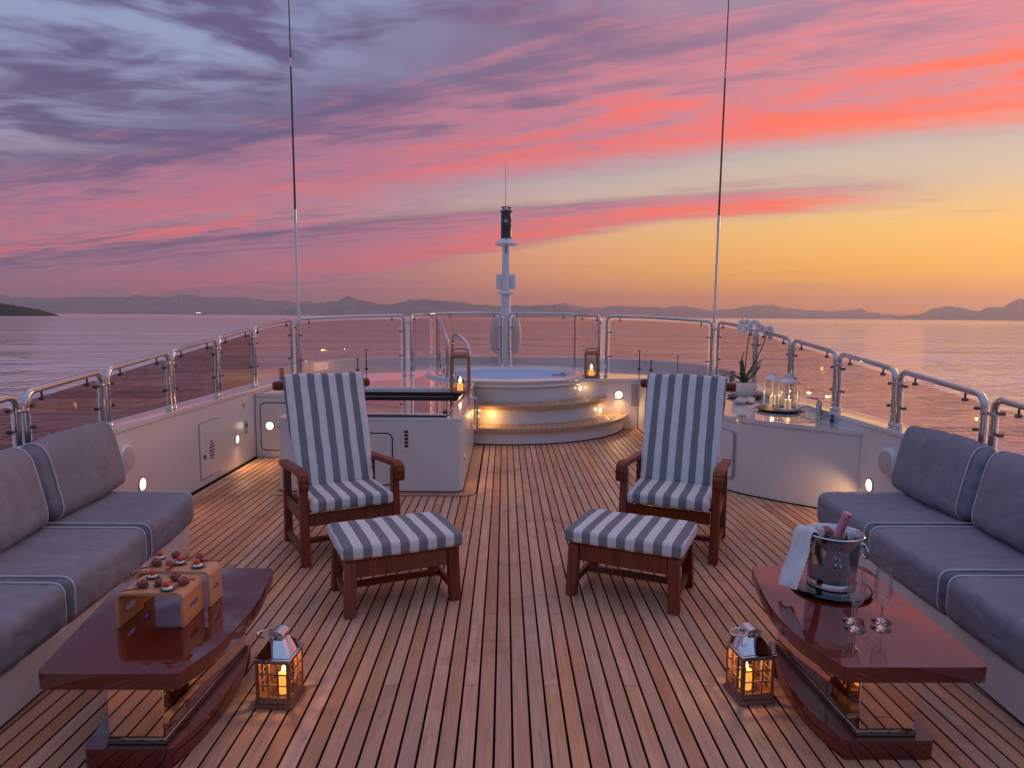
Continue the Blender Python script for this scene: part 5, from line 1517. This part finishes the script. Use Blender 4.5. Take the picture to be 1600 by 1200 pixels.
fo = bpy.data.objects.new('lettering', fc); COL.objects.link(fo)
bpy.context.view_layer.update()
dg = bpy.context.evaluated_depsgraph_get(); tme = bpy.data.meshes.new_from_object(fo.evaluated_get(dg)); bpy.data.objects.remove(fo)
vs_ = []
for vtx in tme.vertices:           # wrap the lettering round the neck, reading upward
    lx, ly, lz = vtx.co; a = -pi / 2 + .10 - ly / .0190
    rr3 = .0190 + lz
    vs_.append(lean @ Vector((rr3 * cos(-a - pi) * -1, rr3 * sin(a), .117 + lx)))
for vtx, p in zip(tme.vertices, vs_): vtx.co = p
tme.materials.clear(); tme.materials.append(M['print'])
obj('lettering', tme, None, bt)
# small emblem dot on the cap
obj('emblem', MB().lathe([(.005, 0), (.005, .0006)], 12).move(lean @ Matrix.Translation((0.002, -.0190, .163)) @ Matrix.Rotation(pi / 2, 4, 'X')), M['print'], bt)


def towel():
    t = thing('towel', 'folded white towel hanging over the rim of the ice bucket', 'towel', (BX, BY, TT))
    zr_ = .0222 + .219 * 1.12
    path = [(-.065, .0, zr_ - .055), (-.090, -.002, zr_ - .004), (-.114, -.005, zr_ + .014), (-.138, -.012, zr_ + .010), (-.154, -.02, zr_ - .025), (-.165, -.035, zr_ - .075), (-.195, -.055, zr_ - .135), (-.225, -.08, zr_ - .19), (-.238, -.09, zr_ - .222)]
    P_ = smooth_path(path, 6); n = len(P_); vs = []; fs = []; m_ = 9
    for i, p in enumerate(P_):
        f = i / (n - 1); w_ = .030 + .022 * min(1, f * 1.3); d = (P_[min(i + 1, n - 1)] - P_[max(i - 1, 0)]).normalized()
        s = Vector((.45, -.89, -.05 * f)).normalized(); s = (s - d * s.dot(d)).normalized(); nn = d.cross(s)
        for side in (0, 1):
            for j in range(m_):
                g = j / (m_ - 1) * 2 - 1
                wv = .007 * sin(g * 5 + f * 3) * (.4 + f) + .004 * sin(g * 11 + 1)
                vs.append(tuple(p + s * (g * w_) + nn * (wv + (.0075 if side else -.0075) * (1 - abs(g) ** 6 * .7))))
    for i in range(n - 1):
        a = i * 2 * m_; b = a + 2 * m_
        for j in range(m_ - 1):
            fs.append((a + j, b + j, b + j + 1, a + j + 1)); fs.append((a + m_ + j, a + m_ + j + 1, b + m_ + j + 1, b + m_ + j))
        fs.append((a, a + m_, b + m_, b)); fs.append((a + m_ - 1, b + m_ - 1, b + 2 * m_ - 1, a + 2 * m_ - 1))
    for a in (0, (n - 1) * 2 * m_):
        for j in range(m_ - 1): fs.append((a + j, a + j + 1, a + m_ + j + 1, a + m_ + j))
    obj('cloth', MB().add(vs, fs), M['towel'], t, smooth=60)


towel()


def flute(label, x, y):
    t = thing('champagne_glass', label, 'glass', (x, y, TT + .0002), group='champagne glasses on the coffee table')
    obj('foot', MB().lathe([(0, 0), (.034, 0), (.0345, .0015), (.030, .0035), (.010, .007), (.0046, .012)], 28), M['stemsolid'], t, smooth=60)
    obj('stem', MB().lathe([(.0046, .0122), (.0036, .03), (.0036, .07), (.005, .083)], 14), M['stemsolid'], t, smooth=60)
    obj('bowl', MB().lathe([(.005, .0832), (.014, .09), (.024, .107), (.029, .13), (.0285, .16), (.0255, .195), (.0245, .203), (.0235, .2035), (.0245, .195), (.0273, .16), (.0277, .13), (.0228, .109), (.013, .0925), (0, .0885)], 30), M['stem'], t, smooth=60)
    for k_ in t.children: k_.scale = (1.08, 1.08, 1.14)


flute('champagne glass at the front left of the four', 1.400, 2.545)
flute('champagne glass at the front right of the four', 1.508, 2.552)
flute('champagne glass at the back left of the four', 1.425, 2.615)
flute('champagne glass at the back right of the four', 1.545, 2.615)

# ------------------------------------------------------------------ evening haze over the water
HZ = True
if HZ:
    hm = bpy.data.materials.new('sea_haze'); hm.use_nodes = True; nt = NT(hm.node_tree); hm.node_tree.nodes.clear()
    pv = nt.n('ShaderNodeVolumePrincipled'); pv.inputs['Color'].default_value = (0.98, 0.94, 0.96, 1); pv.inputs['Density'].default_value = 1.05e-4
    pv.inputs['Anisotropy'].default_value = 0.6
    o_ = nt.n('ShaderNodeOutputMaterial'); nt.link(pv.outputs[0], o_.inputs['Volume'])
    tag(obj('haze', MB().box(-15500, 15500, -15500, 15500, SEA - 1, 420), hm, smooth=0), 'thin evening haze lying over the sea', kind='stuff')
